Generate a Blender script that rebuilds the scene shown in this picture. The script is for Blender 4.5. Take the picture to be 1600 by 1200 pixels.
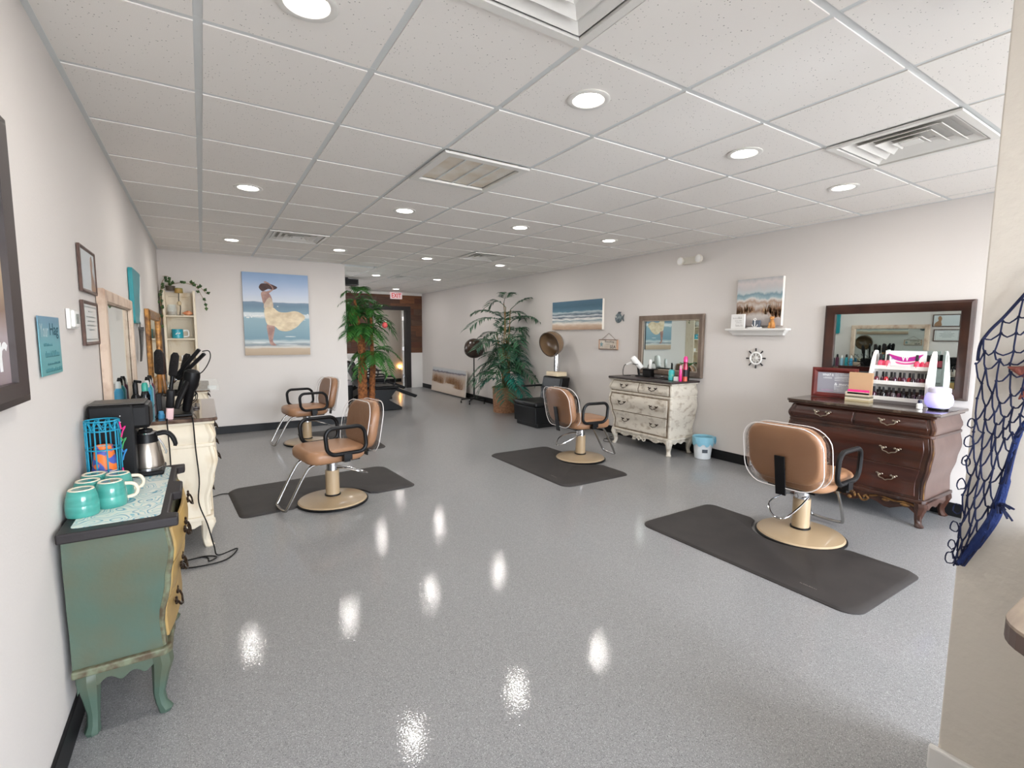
import bpy, bmesh, math, random
from mathutils import Vector, Matrix
PI = math.pi
random.seed(7)
S = bpy.context.scene
for o in list(bpy.data.objects): bpy.data.objects.remove(o)
COL = S.collection
# ------------------------------------------------------------------ camera, sky, exposure
H = 2.52          # ceiling face
RW, LW, PW, FW = 5.06, -0.455, 8.0, 12.6      # right, left, partition, far wall planes
NWX, NWY, FRY = 2.0, 0.502, -2.6              # wing wall face / end, storefront
GX, GY, TS = -0.570, 1.522, 0.6096            # ceiling grid origin and pitch
cam_d = bpy.data.cameras.new('camera'); cam = bpy.data.objects.new('camera', cam_d); COL.objects.link(cam)
cam_d.sensor_width = 36; cam_d.lens = 36*762.6/1600; cam_d.clip_start = .02
yaw, pit, rol = .564, -.100, .0066
F_ = Vector((math.sin(yaw)*math.cos(pit), math.cos(yaw)*math.cos(pit), math.sin(pit)))
R_ = Vector((math.cos(yaw), -math.sin(yaw), 0)); U_ = R_.cross(F_)
R2 = R_*math.cos(rol)+U_*math.sin(rol); U2 = -R_*math.sin(rol)+U_*math.cos(rol)
m3 = Matrix((R2, U2, -F_)).transposed()
cam.matrix_world = Matrix.Translation((0, 0, 1.433)) @ m3.to_4x4()
S.camera = cam
W = bpy.data.worlds.new('world'); S.world = W; W.use_nodes = True
wn = W.node_tree.nodes; bg = wn['Background']
sky = wn.new('ShaderNodeTexSky'); sky.sky_type = 'HOSEK_WILKIE'; sky.turbidity = 4; sky.sun_direction = (-.3, -.3, .9)
hs = wn.new('ShaderNodeHueSaturation'); hs.inputs['Saturation'].default_value = .35
W.node_tree.links.new(sky.outputs[0], hs.inputs['Color']); W.node_tree.links.new(hs.outputs[0], bg.inputs[0])
bg.inputs[1].default_value = 80.0
S.view_settings.view_transform = 'Standard'; S.view_settings.look = 'None'
S.view_settings.gamma = 1; S.view_settings.use_curve_mapping = False
S.view_settings.exposure = 0.74
CAN_W = 4.6      # watts of one ceiling can light

# ------------------------------------------------------------------ mesh helpers
class MB:
    def __init__(s): s.v = []; s.f = []
    def add(s, vs, fs):
        b = len(s.v); s.v += [tuple(v) for v in vs]; s.f += [tuple(b+i for i in f) for f in fs]; return s
    def box(s, x0, x1, y0, y1, z0, z1):
        return s.add([(x0,y0,z0),(x1,y0,z0),(x1,y1,z0),(x0,y1,z0),(x0,y0,z1),(x1,y0,z1),(x1,y1,z1),(x0,y1,z1)],
                     [(0,3,2,1),(4,5,6,7),(0,1,5,4),(1,2,6,5),(2,3,7,6),(3,0,4,7)])
    def loft(s, secs, cap=True, closed=True, loop=False):
        n = len(secs[0]); vs = [p for q in secs for p in q]; fs = []
        m = len(secs)
        for j in range(m if loop else m-1):
            a = j*n; b = ((j+1) % m)*n
            for i in range(n if closed else n-1):
                k = (i+1) % n; fs.append((a+i, a+k, b+k, b+i))
        if cap and not loop: fs += [tuple(range(n-1, -1, -1)), tuple(range((m-1)*n, m*n))]
        return s.add(vs, fs)
    def lathe(s, prof, n=24, c=(0,0,0), axis='z', cap=True):
        secs = []
        for r, z in prof:
            q = []
            for i in range(n):
                a = 2*PI*i/n; x, y = r*math.cos(a), r*math.sin(a)
                p = (x,y,z) if axis == 'z' else ((x,-z,y) if axis == 'y' else (z,x,y))
                q.append((p[0]+c[0], p[1]+c[1], p[2]+c[2]))
            secs.append(q)
        return s.loft(secs, cap)
    def tube(s, pts, r, n=8, loop=False, sub=0):
        P = [Vector(p) for p in pts]
        if sub: P = smooth(P, sub, loop)
        m = len(P); secs = []; ref = None
        for i in range(m):
            a = P[(i-1) % m] if (loop or i > 0) else P[i]; b = P[(i+1) % m] if (loop or i < m-1) else P[i]
            t = (b-a)
            if t.length < 1e-9: t = Vector((0,0,1))
            t.normalize()
            if ref is None: ref = Vector((0,0,1)) if abs(t.z) < .9 else Vector((1,0,0))
            u = ref-t*ref.dot(t)
            if u.length < 1e-6: u = t.orthogonal()
            u.normalize(); w = t.cross(u); ref = u
            rr = r[min(i*len(r)//m, len(r)-1)] if isinstance(r, (list, tuple)) else r
            secs.append([P[i]+u*(rr*math.cos(2*PI*k/n))+w*(rr*math.sin(2*PI*k/n)) for k in range(n)])
        return s.loft(secs, True, True, loop)
    def prism(s, poly, a, b, plane='xz'):
        def mp(p, h):
            return (p[0],h,p[1]) if plane == 'xz' else ((p[0],p[1],h) if plane == 'xy' else (h,p[0],p[1]))
        n = len(poly); vs = [mp(p,a) for p in poly]+[mp(p,b) for p in poly]
        fs = [tuple(range(n)), tuple(range(2*n-1, n-1, -1))]+[(i, n+i, n+(i+1) % n, (i+1) % n) for i in range(n)]
        return s.add(vs, fs)
    def ball(s, c, rx, ry=None, rz=None, n=12, m=8):
        ry = ry or rx; rz = rz or rx
        secs = [[(c[0]+rx*math.sin(t)*math.cos(2*PI*i/n), c[1]+ry*math.sin(t)*math.sin(2*PI*i/n), c[2]+rz*math.cos(t)) for i in range(n)]
                for t in [PI-1e-3-(PI-2e-3)*j/m for j in range(m+1)]]
        return s.loft(secs)
    def slab(s, w, d, h, rc, re, c=(0,0,0), f=None, n=5, k=4):
        """cushion: rounded rectangle w x d, height h, corner radius rc, soft edge re; f maps points"""
        secs = []
        lv = [(re*(1-math.sin(PI/2*i/k)), re*(1-math.cos(PI/2*i/k))) for i in range(k+1)]
        lev = [(ins, z) for ins, z in lv]
        lev = [(re-re*math.sin(PI/2*i/k), re-re*math.cos(PI/2*i/k)) for i in range(k+1)]+[(re-re*math.cos(PI/2*i/k), h-re+re*math.sin(PI/2*i/k)) for i in range(k+1)]
        for ins, z in lev:
            q = []
            R = max(rc-ins*.6, .002)
            for cx, cy, a0 in ((1,1,0),(-1,1,PI/2),(-1,-1,PI),(1,-1,1.5*PI)):
                for i in range(n+1):
                    a = a0+PI/2*i/n
                    p = (c[0]+cx*(w/2-ins-R)+R*math.cos(a), c[1]+cy*(d/2-ins-R)+R*math.sin(a), c[2]+z)
                    q.append(f(*p) if f else p)
            secs.append(q)
        return s.loft(secs)
    def frame(s, w, h, prof, c=(0,0,0)):
        """mitred frame in xz, facing -y. prof = [(inset, height)], last joins first"""
        secs = []
        for ins, y in prof:
            a, b = w/2-ins, h/2-ins
            secs.append([(c[0]-a,c[1]-y,c[2]-b),(c[0]+a,c[1]-y,c[2]-b),(c[0]+a,c[1]-y,c[2]+b),(c[0]-a,c[1]-y,c[2]+b)])
        return s.loft(secs, loop=True)
    def skin(s, fn, nu, nv, dep):
        """curved panel with thickness: fn(u,v)->point, dep = vector to its back"""
        N = (nu+1)*(nv+1); A = [Vector(fn(i/nu, j/nv)) for j in range(nv+1) for i in range(nu+1)]
        B = [p+Vector(dep) for p in A]; fs = []
        for j in range(nv):
            for i in range(nu):
                a = j*(nu+1)+i; q = (a, a+1, a+nu+2, a+nu+1); fs += [q, tuple(N+x for x in q[::-1])]
        rim = list(range(nu+1))+[j*(nu+1)+nu for j in range(1, nv+1)]+[nv*(nu+1)+i for i in range(nu-1, -1, -1)]+[j*(nu+1) for j in range(nv-1, 0, -1)]
        for i in range(len(rim)):
            a, b = rim[i], rim[(i+1) % len(rim)]; fs.append((a, N+a, N+b, b))
        return s.add(A+B, fs)
    def mesh(s, name, mat, sm=35):
        me = bpy.data.meshes.new(name); me.from_pydata([tuple(v) for v in s.v], [], s.f)
        bm = bmesh.new(); bm.from_mesh(me); bmesh.ops.recalc_face_normals(bm, faces=bm.faces); bm.to_mesh(me); bm.free()
        if sm:
            me.polygons.foreach_set('use_smooth', [True]*len(me.polygons)); me.set_sharp_from_angle(angle=math.radians(sm))
        if mat: me.materials.append(mat)
        return me
    def build(s, name, mat, parent=None, sm=35, bev=0, loc=None, rz=0, rot=None):
        o = bpy.data.objects.new(name, s.mesh(name, mat, sm)); COL.objects.link(o)
        if parent: o.parent = parent
        if loc: o.location = loc
        if rot: o.rotation_euler = rot
        elif rz: o.rotation_euler = (0, 0, rz)
        if bev:
            b = o.modifiers.new('bevel', 'BEVEL'); b.width = bev; b.segments = 2; b.limit_method = 'ANGLE'
        return o
def smooth(P, sub, loop=False):
    out = []; n = len(P); P = [Vector(p) for p in P]
    for i in range(n if loop else n-1):
        g = (lambda k: P[k % n]) if loop else (lambda k: P[max(0, min(n-1, k))])
        a, b, c, d = g(i-1), g(i), g(i+1), g(i+2)
        for j in range(sub):
            t = j/sub
            out.append(.5*((2*b)+(c-a)*t+(2*a-5*b+4*c-d)*t*t+(3*b-a-3*c+d)*t**3))
    if not loop: out.append(P[-1])
    return out
def rrect(w, h, r, n=6, cx=0, cz=0):
    q = []
    for sx, sz, a0 in ((1,1,0),(-1,1,PI/2),(-1,-1,PI),(1,-1,1.5*PI)):
        for i in range(n+1):
            a = a0+PI/2*i/n; q.append((cx+sx*(w/2-r)+r*math.cos(a), cz+sz*(h/2-r)+r*math.sin(a)))
    return q
def bx(*a): return MB().box(*a)
def tag(o, label=None, cat=None, group=None, kind=None):
    if label: o['label'] = label
    if cat: o['category'] = cat
    if group: o['group'] = group
    if kind: o['kind'] = kind
    return o
def thing(name, label, cat, loc=(0,0,0), rz=0, group=None):
    o = bpy.data.objects.new(name, None); COL.objects.link(o); o.empty_display_size = .1
    o.location = loc; o.rotation_euler = (0, 0, rz)
    return tag(o, label, cat, group)
def struct(o): o['kind'] = 'structure'; return o
def dup(o, parent=None):
    c = o.copy(); COL.objects.link(c)
    if parent: c.parent = parent
    for ch in list(o.children): dup(ch, c)
    return c
RR, LR = -PI/2, PI/2       # rotation of things on the right / left wall (they face -y locally)

# ------------------------------------------------------------------ materials
def lin(c):
    return tuple((x/12.92 if x <= .04045 else ((x+.055)/1.055)**2.4) for x in [v/255 for v in c])+(1,)
def M(name, c, r=.5, metal=0, c2=None, sc=8, st=(1,1,1), lo=.35, hi=.65, bump=0, bs=60, bst=None, coat=0, cr=.05, trans=0, alpha=1, emit=None, es=0, spec=.5, det=4, ior=1.45):
    m = bpy.data.materials.new(name); m.use_nodes = True; nt = m.node_tree; N = nt.nodes; L = nt.links
    b = N['Principled BSDF']; b.inputs['Base Color'].default_value = lin(c); b.inputs['Roughness'].default_value = r
    b.inputs['Metallic'].default_value = metal; b.inputs['Coat Weight'].default_value = coat; b.inputs['Coat Roughness'].default_value = cr
    b.inputs['Transmission Weight'].default_value = trans; b.inputs['Alpha'].default_value = alpha
    b.inputs['Specular IOR Level'].default_value = spec; b.inputs['IOR'].default_value = ior
    if emit: b.inputs['Emission Color'].default_value = lin(emit); b.inputs['Emission Strength'].default_value = es
    tc = None
    if c2 or bump:
        tc = N.new('ShaderNodeTexCoord')
        def noise(scale, stretch, d):
            mp = N.new('ShaderNodeMapping'); mp.inputs['Scale'].default_value = stretch
            n = N.new('ShaderNodeTexNoise'); n.inputs['Scale'].default_value = scale; n.inputs['Detail'].default_value = d
            L.new(tc.outputs['Object'], mp.inputs['Vector']); L.new(mp.outputs[0], n.inputs['Vector']); return n
        if c2:
            n = noise(sc, st, det); rp = N.new('ShaderNodeValToRGB')
            rp.color_ramp.elements[0].position = lo; rp.color_ramp.elements[0].color = lin(c)
            rp.color_ramp.elements[1].position = hi; rp.color_ramp.elements[1].color = lin(c2)
            L.new(n.outputs[0], rp.inputs[0]); L.new(rp.outputs[0], b.inputs['Base Color'])
        if bump:
            n = noise(bs, bst or st, 3); bp = N.new('ShaderNodeBump'); bp.inputs['Strength'].default_value = bump; bp.inputs['Distance'].default_value = .01
            L.new(n.outputs[0], bp.inputs['Height']); L.new(bp.outputs[0], b.inputs['Normal'])
    return m
def bands(name, stops, ns=6, st=(1,1,4), amt=.12, r=.6, bump=.3):
    """painted canvas: colours laid in bands up the canvas, broken up by brush noise"""
    m = bpy.data.materials.new(name); m.use_nodes = True; nt = m.node_tree; N = nt.nodes; L = nt.links
    b = N['Principled BSDF']; b.inputs['Roughness'].default_value = r
    tc = N.new('ShaderNodeTexCoord'); sp = N.new('ShaderNodeSeparateXYZ'); L.new(tc.outputs['Generated'], sp.inputs[0])
    mp = N.new('ShaderNodeMapping'); mp.inputs['Scale'].default_value = st; L.new(tc.outputs['Object'], mp.inputs['Vector'])
    n = N.new('ShaderNodeTexNoise'); n.inputs['Scale'].default_value = ns; n.inputs['Detail'].default_value = 6; L.new(mp.outputs[0], n.inputs['Vector'])
    mm = N.new('ShaderNodeMath'); mm.operation = 'MULTIPLY_ADD'; mm.inputs[1].default_value = amt; L.new(n.outputs[0], mm.inputs[0])
    sb = N.new('ShaderNodeMath'); sb.operation = 'SUBTRACT'; sb.inputs[1].default_value = amt*.5; L.new(sp.outputs['Z'], sb.inputs[0]); L.new(sb.outputs[0], mm.inputs[2])
    rp = N.new('ShaderNodeValToRGB'); L.new(mm.outputs[0], rp.inputs[0])
    stops = [(p, tuple(.82*v+.18*(sum(c)/3) for v in c)) for p, c in stops]
    el = rp.color_ramp.elements
    el[0].position = stops[0][0]; el[0].color = lin(stops[0][1]); el[1].position = stops[-1][0]; el[1].color = lin(stops[-1][1])
    for p, c in stops[1:-1]:
        e = el.new(p); e.color = lin(c)
    L.new(rp.outputs[0], b.inputs['Base Color'])
    bp = N.new('ShaderNodeBump'); bp.inputs['Strength'].default_value = bump; bp.inputs['Distance'].default_value = .004
    L.new(n.outputs[0], bp.inputs['Height']); L.new(bp.outputs[0], b.inputs['Normal'])
    return m
def speck(name, base, chips, scale, r, coat=0, cr=.1, bump=0, thr=.12, bs=200, spec=.5):
    """base colour with small chips of other colours (voronoi cells)"""
    m = bpy.data.materials.new(name); m.use_nodes = True; nt = m.node_tree; N = nt.nodes; L = nt.links
    b = N['Principled BSDF']; b.inputs['Roughness'].default_value = r; b.inputs['Coat Weight'].default_value = coat
    b.inputs['Coat Roughness'].default_value = cr; b.inputs['Specular IOR Level'].default_value = spec
    tc = N.new('ShaderNodeTexCoord'); vo = N.new('ShaderNodeTexVoronoi'); vo.inputs['Scale'].default_value = scale
    L.new(tc.outputs['Object'], vo.inputs['Vector'])
    sp = N.new('ShaderNodeSeparateXYZ'); L.new(vo.outputs['Color'], sp.inputs[0])
    rp = N.new('ShaderNodeValToRGB'); rp.color_ramp.interpolation = 'CONSTANT'; el = rp.color_ramp.elements
    el[0].position = 0; el[0].color = lin(base); el[1].position = chips[0][0]; el[1].color = lin(chips[0][1])
    for p, c in chips[1:]:
        e = el.new(p); e.color = lin(c)
    L.new(sp.outputs[0], rp.inputs[0])
    lt = N.new('ShaderNodeMath'); lt.operation = 'LESS_THAN'; lt.inputs[1].default_value = thr; L.new(vo.outputs['Distance'], lt.inputs[0])
    mx = N.new('ShaderNodeMix'); mx.data_type = 'RGBA'; mx.inputs['A'].default_value = lin(base)
    L.new(lt.outputs[0], mx.inputs['Factor']); L.new(rp.outputs[0], mx.inputs['B']); L.new(mx.outputs['Result'], b.inputs['Base Color'])
    if bump:
        n = N.new('ShaderNodeTexNoise'); n.inputs['Scale'].default_value = bs; n.inputs['Detail'].default_value = 1; L.new(tc.outputs['Object'], n.inputs['Vector'])
        bp = N.new('ShaderNodeBump'); bp.inputs['Strength'].default_value = bump; bp.inputs['Distance'].default_value = .002
        L.new(n.outputs[0], bp.inputs['Height']); L.new(bp.outputs[0], b.inputs['Normal'])
        L.new(bp.outputs[0], b.inputs['Coat Normal'])
    return m
def swirl(name, a, b_, c, scale=14):
    """printed shelf paper: curling contour lines"""
    m = bpy.data.materials.new(name); m.use_nodes = True; nt = m.node_tree; N = nt.nodes; L = nt.links
    p = N['Principled BSDF']; p.inputs['Roughness'].default_value = .4
    tc = N.new('ShaderNodeTexCoord'); n = N.new('ShaderNodeTexNoise'); n.inputs['Scale'].default_value = scale; n.inputs['Detail'].default_value = 1
    L.new(tc.outputs['Object'], n.inputs['Vector'])
    k = N.new('ShaderNodeMath'); k.operation = 'MULTIPLY'; k.inputs[1].default_value = 9; L.new(n.outputs[0], k.inputs[0])
    fr = N.new('ShaderNodeMath'); fr.operation = 'FRACT'; L.new(k.outputs[0], fr.inputs[0])
    rp = N.new('ShaderNodeValToRGB'); el = rp.color_ramp.elements
    el[0].position = 0; el[0].color = lin(b_); el[1].position = .2; el[1].color = lin(a)
    for q, cc in ((.55, a), (.62, c), (.72, a), (.92, a), (.97, b_)):
        e = el.new(q); e.color = lin(cc)
    L.new(fr.outputs[0], rp.inputs[0]); L.new(rp.outputs[0], p.inputs['Base Color'])
    return m
wallM = M('wall_paint', (212,206,201), .75, bump=.08, bs=90)
stuccoM = M('textured_wall_paint', (212,204,192), .8, bump=.28, bs=30)
floorM = speck('flake_epoxy_floor', (137,136,136), [(.25,(152,152,152)),(.5,(117,117,118)),(.68,(172,172,171)),(.85,(125,126,127)),(.95,(80,81,82))], 300, .5, coat=.5, cr=.02, bump=.14, thr=.5, bs=135)
tileM = speck('ceiling_tile', (238,233,227), [(.6,(176,172,166)),(.9,(140,136,130))], 75, .9, bump=.15, thr=.16, bs=300)
barM = M('grid_paint', (214,216,215), .5)
blackB = M('black_vinyl', (20,20,22), .45, spec=.3)
whiteP = M('white_paint', (224,221,216), .5)
whiteMetal = M('white_metal', (226,223,217), .4)
filterM = M('dusty_filter', (214,200,180), .8, c2=(228,222,212), sc=6)
lens = M('lit_lens', (255,250,240), .3, emit=(255,250,242), es=8)
tan = M('tan_vinyl', (162,121,90), .36, c2=(150,109,79), sc=3, bump=.06, bs=14)
beigeMetal = M('beige_enamel', (178,154,122), .3, coat=.4)
chrome = M('chrome', (220,220,222), .12, 1)
dchrome = M('worn_chrome', (170,168,165), .25, 1)
blackP = M('black_plastic', (16,15,16), .4, bump=.05, bs=200, spec=.28)
blackV = M('black_leatherette', (12,12,13), .38, bump=.08, bs=120, spec=.35)
matM = M('anti_fatigue_mat', (46,42,41), .62, c2=(54,50,48), sc=5, bump=.12, bs=260)
def filmmat():
    m = bpy.data.materials.new('clear_vinyl_film'); m.use_nodes = True; N = m.node_tree.nodes; L = m.node_tree.links
    N.remove(N['Principled BSDF']); out = N['Material Output']
    tr = N.new('ShaderNodeBsdfTransparent'); gl = N.new('ShaderNodeBsdfGlossy'); gl.inputs['Roughness'].default_value = .12
    mx = N.new('ShaderNodeMixShader'); fr = N.new('ShaderNodeFresnel'); fr.inputs['IOR'].default_value = 1.45
    tc = N.new('ShaderNodeTexCoord'); n = N.new('ShaderNodeTexNoise'); n.inputs['Scale'].default_value = 14; n.inputs['Detail'].default_value = 3; n.inputs['Distortion'].default_value = 1.5
    bp = N.new('ShaderNodeBump'); bp.inputs['Strength'].default_value = .6; bp.inputs['Distance'].default_value = .02
    L.new(tc.outputs['Object'], n.inputs['Vector']); L.new(n.outputs[0], bp.inputs['Height'])
    L.new(bp.outputs[0], gl.inputs['Normal']); L.new(bp.outputs[0], fr.inputs['Normal'])
    hf = N.new('ShaderNodeMath'); hf.operation = 'MULTIPLY'; hf.inputs[1].default_value = .55; L.new(fr.outputs[0], hf.inputs[0]); L.new(hf.outputs[0], mx.inputs[0]); L.new(tr.outputs[0], mx.inputs[1]); L.new(gl.outputs[0], mx.inputs[2]); L.new(mx.outputs[0], out.inputs['Surface'])
    return m
film = filmmat()
pipeM = M('white_piping', (232,226,222), .35)
mirror = M('mirror_glass', (214,224,222), .01, 1)
brownW = M('mahogany_wood', (30,13,9), .3, c2=(74,33,19), sc=3, st=(.6,4,5), lo=.25, hi=.8, coat=.35, cr=.15)
brownD = M('dark_mahogany', (38,20,14), .35, c2=(66,36,24), sc=6, coat=.3)
sheenMah = M('mahogany_side_sheen', (92,70,62), .4, c2=(76,54,47), sc=5, coat=.2)  # paler and greyer than the drawers: reflected light put into the side colour
goldC = M('gilt_carving', (128,92,50), .4, .35, c2=(60,36,22), sc=18)
marble = M('marbled_dark_top', (58,44,36), .18, c2=(112,96,82), sc=14, lo=.55, hi=.8, coat=.5)
distW = M('distressed_white', (206,198,184), .6, c2=(140,122,102), sc=14, st=(.8,.8,1.3), lo=.53, hi=.8, bump=.2, bs=40)
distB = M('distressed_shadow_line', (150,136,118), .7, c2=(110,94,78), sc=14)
creamW = M('distressed_cream', (226,214,192), .6, c2=(198,170,126), sc=9, st=(1,1,.5), lo=.55, hi=.85, bump=.1, bs=40)
espresso = M('espresso_top', (48,38,38), .35, c2=(60,50,48), sc=6)
brownTop = M('glossy_brown_top', (78,58,48), .1, c2=(112,92,78), sc=20, coat=.6)
bronze = M('dark_bronze', (58,46,38), .4, .8)
pewter = M('pewter', (150,138,122), .35, .9)
greenP = M('sage_green_paint', (74,93,80), .5, c2=(90,86,64), sc=4.2, lo=.45, hi=.8, bump=.05)
yellowP = M('mustard_paint', (182,148,84), .5, c2=(150,124,80), sc=5)
greenEdge = M('worn_green_edge', (112,118,94), .55, c2=(80,66,48), sc=30)
charc = M('charcoal_paint', (34,29,30), .45, bump=.05)
paper = swirl('printed_shelf_paper', (222,226,216), (60,150,176), (112,186,198), 9)
tealG = M('teal_glaze', (74,156,144), .22, c2=(58,138,128), sc=9, st=(1,1,4), coat=.5)
clay = M('unglazed_clay', (222,208,186), .7)
tealM = M('teal_wire', (24,140,170), .4)
steel = M('brushed_steel', (176,168,158), .28, 1, bump=.08, bs=60, st=(1,1,.1))
greyWood = M('grey_brown_wood', (104,88,76), .5, c2=(128,112,98), sc=8, st=(1,1,.3))
paleWood = M('whitewashed_wood', (206,184,164), .6, c2=(160,126,104), sc=22, st=(.6,.6,.5), lo=.48, hi=.8)
whiteGl = M('white_gloss', (236,234,230), .2)
rope = M('jute', (120,100,80), .9)
clearG = M('clear_glass', (235,245,242), .02, alpha=.22, spec=.8)
navy = M('navy_cord', (20,28,62), .8)
leafA = M('palm_green', (24,78,28), .5, c2=(66,124,48), sc=7)
leafB = M('deep_palm_green', (26,62,48), .5, c2=(52,96,62), sc=5)
leafT = M('teal_palm_leaf', (38,130,110), .5, c2=(30,92,80), sc=6)
stalk = M('cane_stalk', (108,98,60), .6, c2=(140,104,60), sc=9)
barkM = M('fibre_bark', (160,100,54), .85, c2=(92,52,28), sc=26, bump=1, bs=50)
wick = M('wicker', (192,146,112), .75, c2=(150,104,76), sc=26, st=(1,1,2), bump=1, bs=70, bst=(1,1,2.5))
hoodM = M('smoked_hood', (124,100,76), .18, coat=.6)
cream = M('cream_plastic', (226,208,176), .45)
redM = M('red_print', (196,10,22), .5, emit=(230,20,30), es=.25)
pinkM = M('hot_pink', (226,40,130), .3, coat=.5)
inkD = M('dark_ink', (34,32,34), .7)
def plain(name, c, r=.5, **k): return M(name, c, r, **k)

def textmesh(body, w, h, keep=False):
    cu = bpy.data.curves.new('lettering', 'FONT'); cu.body = body; cu.resolution_u = 2; cu.extrude = 0; cu.offset = .012
    ob = bpy.data.objects.new('lettering', cu); COL.objects.link(ob)
    dg = bpy.context.evaluated_depsgraph_get(); me = bpy.data.meshes.new_from_object(ob.evaluated_get(dg))
    bpy.data.objects.remove(ob); bpy.data.curves.remove(cu)
    xs = [v.co.x for v in me.vertices]; ys = [v.co.y for v in me.vertices]
    x0, x1, y0, y1 = min(xs), max(xs), min(ys), max(ys)
    sx, sy = w/(x1-x0), h/(y1-y0)
    if keep: sx = sy = min(sx, sy)
    for v in me.vertices: v.co = ((v.co.x-(x0+x1)/2)*sx, 0, (v.co.y-(y0+y1)/2)*sy)
    return me
def text(body, w, h, mat, parent, loc, keep=False, name='lettering', rot=None):
    """flat print facing -y, fitted to w x h metres"""
    me = textmesh(body, w, h, keep); me.materials.clear(); me.materials.append(mat)
    o = bpy.data.objects.new(name, me); COL.objects.link(o); o.parent = parent; o.location = loc
    if rot: o.rotation_euler = rot
    return o

def scribble(parent, x0, x1, z, h, mat, y, name='faint_lettering'):
    """a line of lettering too faint to read: small joined strokes"""
    m = MB(); x = x0; rnd = random.Random(int((x0+z)*1e4))
    while x < x1:
        w = rnd.uniform(.35, .75)*h; k = rnd.random(); zt = z+h*(.5 if k > .4 else .15)
        m.box(x, x+w*.22, y-.0005, y, z-h/2, zt); m.box(x, x+w, y-.0005, y, z-h/2, z-h/2+h*.16)
        if k > .3: m.box(x+w*.75, x+w, y-.0005, y, z-h/2, z+h*.12)
        x += w+h*.22
    return m.build(name, mat, parent, 0)

# ------------------------------------------------------------------ the shell
BKY = 14.3
fl = bx(LW-.15, RW+.15, FRY-.15, BKY+.1, -.1, 0).build('floor', floorM, sm=0); struct(fl)
struct(bx(LW-.15, LW, FRY-.15, BKY+.1, 0, H+.12).build('wall_left', wallM, sm=0))
struct(bx(RW, RW+.15, FRY-.15, BKY+.1, 0, H+.12).build('wall_right', wallM, sm=0))
struct(bx(LW, 1.94, PW, PW+.13, 0, H+.12).build('wall_partition', wallM, sm=0))
struct(bx(NWX, NWX+.14, -1.5, NWY, 0, H+.12).build('wall_near', stuccoM, sm=0, bev=.004))
struct(bx(-12, 16, -22, FRY-.16, -.14, -.02).build('pavement_bounce', M('concrete', (196,192,184), .9, c2=(178,174,168), sc=2), sm=0))  # unseen ground, added to bounce sky light through the windows onto the ceiling
# storefront behind the camera: piers, sill, header and glazing
sf = MB()
sf.box(LW, RW, FRY-.15, FRY, 0, .25); sf.box(LW, RW, FRY-.15, FRY, 2.35, H+.12)
for x0, x1 in ((LW, LW+.55), (1.55, 1.85), (3.3, 3.55), (RW-.2, RW)): sf.box(x0, x1, FRY-.15, FRY, .25, 2.35)  # unseen left pier, widened to cut daylight on the left wall
struct(sf.build('wall_front', wallM, sm=0))
for n, (x0, x1) in enumerate(((LW+.55, 1.55), (1.85, 3.3), (3.55, RW-.2))):
    w = struct(MB().frame(x1-x0, 2.1, [(0,0),(0,.06),(.05,.06),(.05,0)]).build('window_%d' % (n+1), plain('bronze_frame%d' % n, (60,56,52), .4, metal=.5), loc=((x0+x1)/2, FRY-.05, 1.3)))
    ld = bpy.data.lights.new('window_daylight', 'AREA'); ld.shape = 'RECTANGLE'; ld.size = x1-x0; ld.size_y = 2.05
    ld.energy = 1; ld.cycles.is_portal = True
    lo = bpy.data.objects.new('window_daylight', ld); COL.objects.link(lo); lo.location = ((x0+x1)/2, FRY-.02, 1.3); lo.rotation_euler = (PI/2, 0, 0)
# far wall: white wainscot, plank cladding above, door opening
R_DOOR = math.radians(20.5)
fwm = MB(); DX0, DX1, DZ = 3.72, 4.60, 2.07
fwm.box(1.0, DX0-.1, FW, FW+.12, 0, H+.12); fwm.box(DX1+.1, RW, FW, FW+.12, 0, H+.12); fwm.box(DX0-.1, DX1+.1, FW, FW+.12, DZ+.09, H+.12)
fw = struct(fwm.build('wall_far', whiteP, sm=0))
wain = struct(bx(DX1+.135, RW, FW-.018, FW, .0, .94).build('trim_1', whiteP, sm=0, bev=.004))
struct(bx(DX1+.14, RW, FW-.03, FW-.018, 0, .11).build('trim_2', whiteP, sm=0, bev=.003))
struct(bx(2.0, DX0-.135, FW-.018, FW, 0, .94).build('trim_3', whiteP, sm=0))
planks = [M('plank_%d' % i, c, .6, c2=d, sc=5, st=(.7,1,6), lo=.3, hi=.75, bump=.15) for i, (c, d) in enumerate(
    [((82,50,32),(112,72,46)),((64,40,28),(90,60,42)),((104,62,36),(128,82,50)),((72,50,40),(98,74,58)),((94,54,34),(70,40,26))])]
bx(2.2, DX0-.1, FW-.006, FW, .94, H-.06).build('cladding_back', plain('cladding_dark', (40,28,22), .8), fw, 0)
bx(DX1+.1, RW, FW-.006, FW, .94, H-.06).build('cladding_back', plain('cladding_dark_b', (40,28,22), .8), fw, 0)
bx(DX0-.1, DX1+.1, FW-.006, FW, DZ+.09, H-.06).build('cladding_back', plain('cladding_dark_c', (40,28,22), .8), fw, 0)
z = .94; row = 0
while z < H-.1:
    h = min(.145, H-.06-z); x = 2.2-random.random()*.4
    while x < RW:
        L = random.uniform(.35, .9); a, b = max(x, 2.2), min(x+L, RW)
        segs = [(a, b)] if z+h > DZ+.1 else [(a, min(b, DX0-.1)), (max(a, DX1+.1), b)]
        for p, q in segs:
            if q-p > .03:
                t = random.uniform(.012, .024)
                bx(p+.002, q-.002, FW-t, FW, z+.002, z+h-.002).build('plank', random.choice(planks), fw, sm=0)
        x += L
    z += h
struct(bx(2.0, RW, FW-.035, FW, H-.06, H).build('trim_4', whiteP, sm=0))
df = MB()
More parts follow.
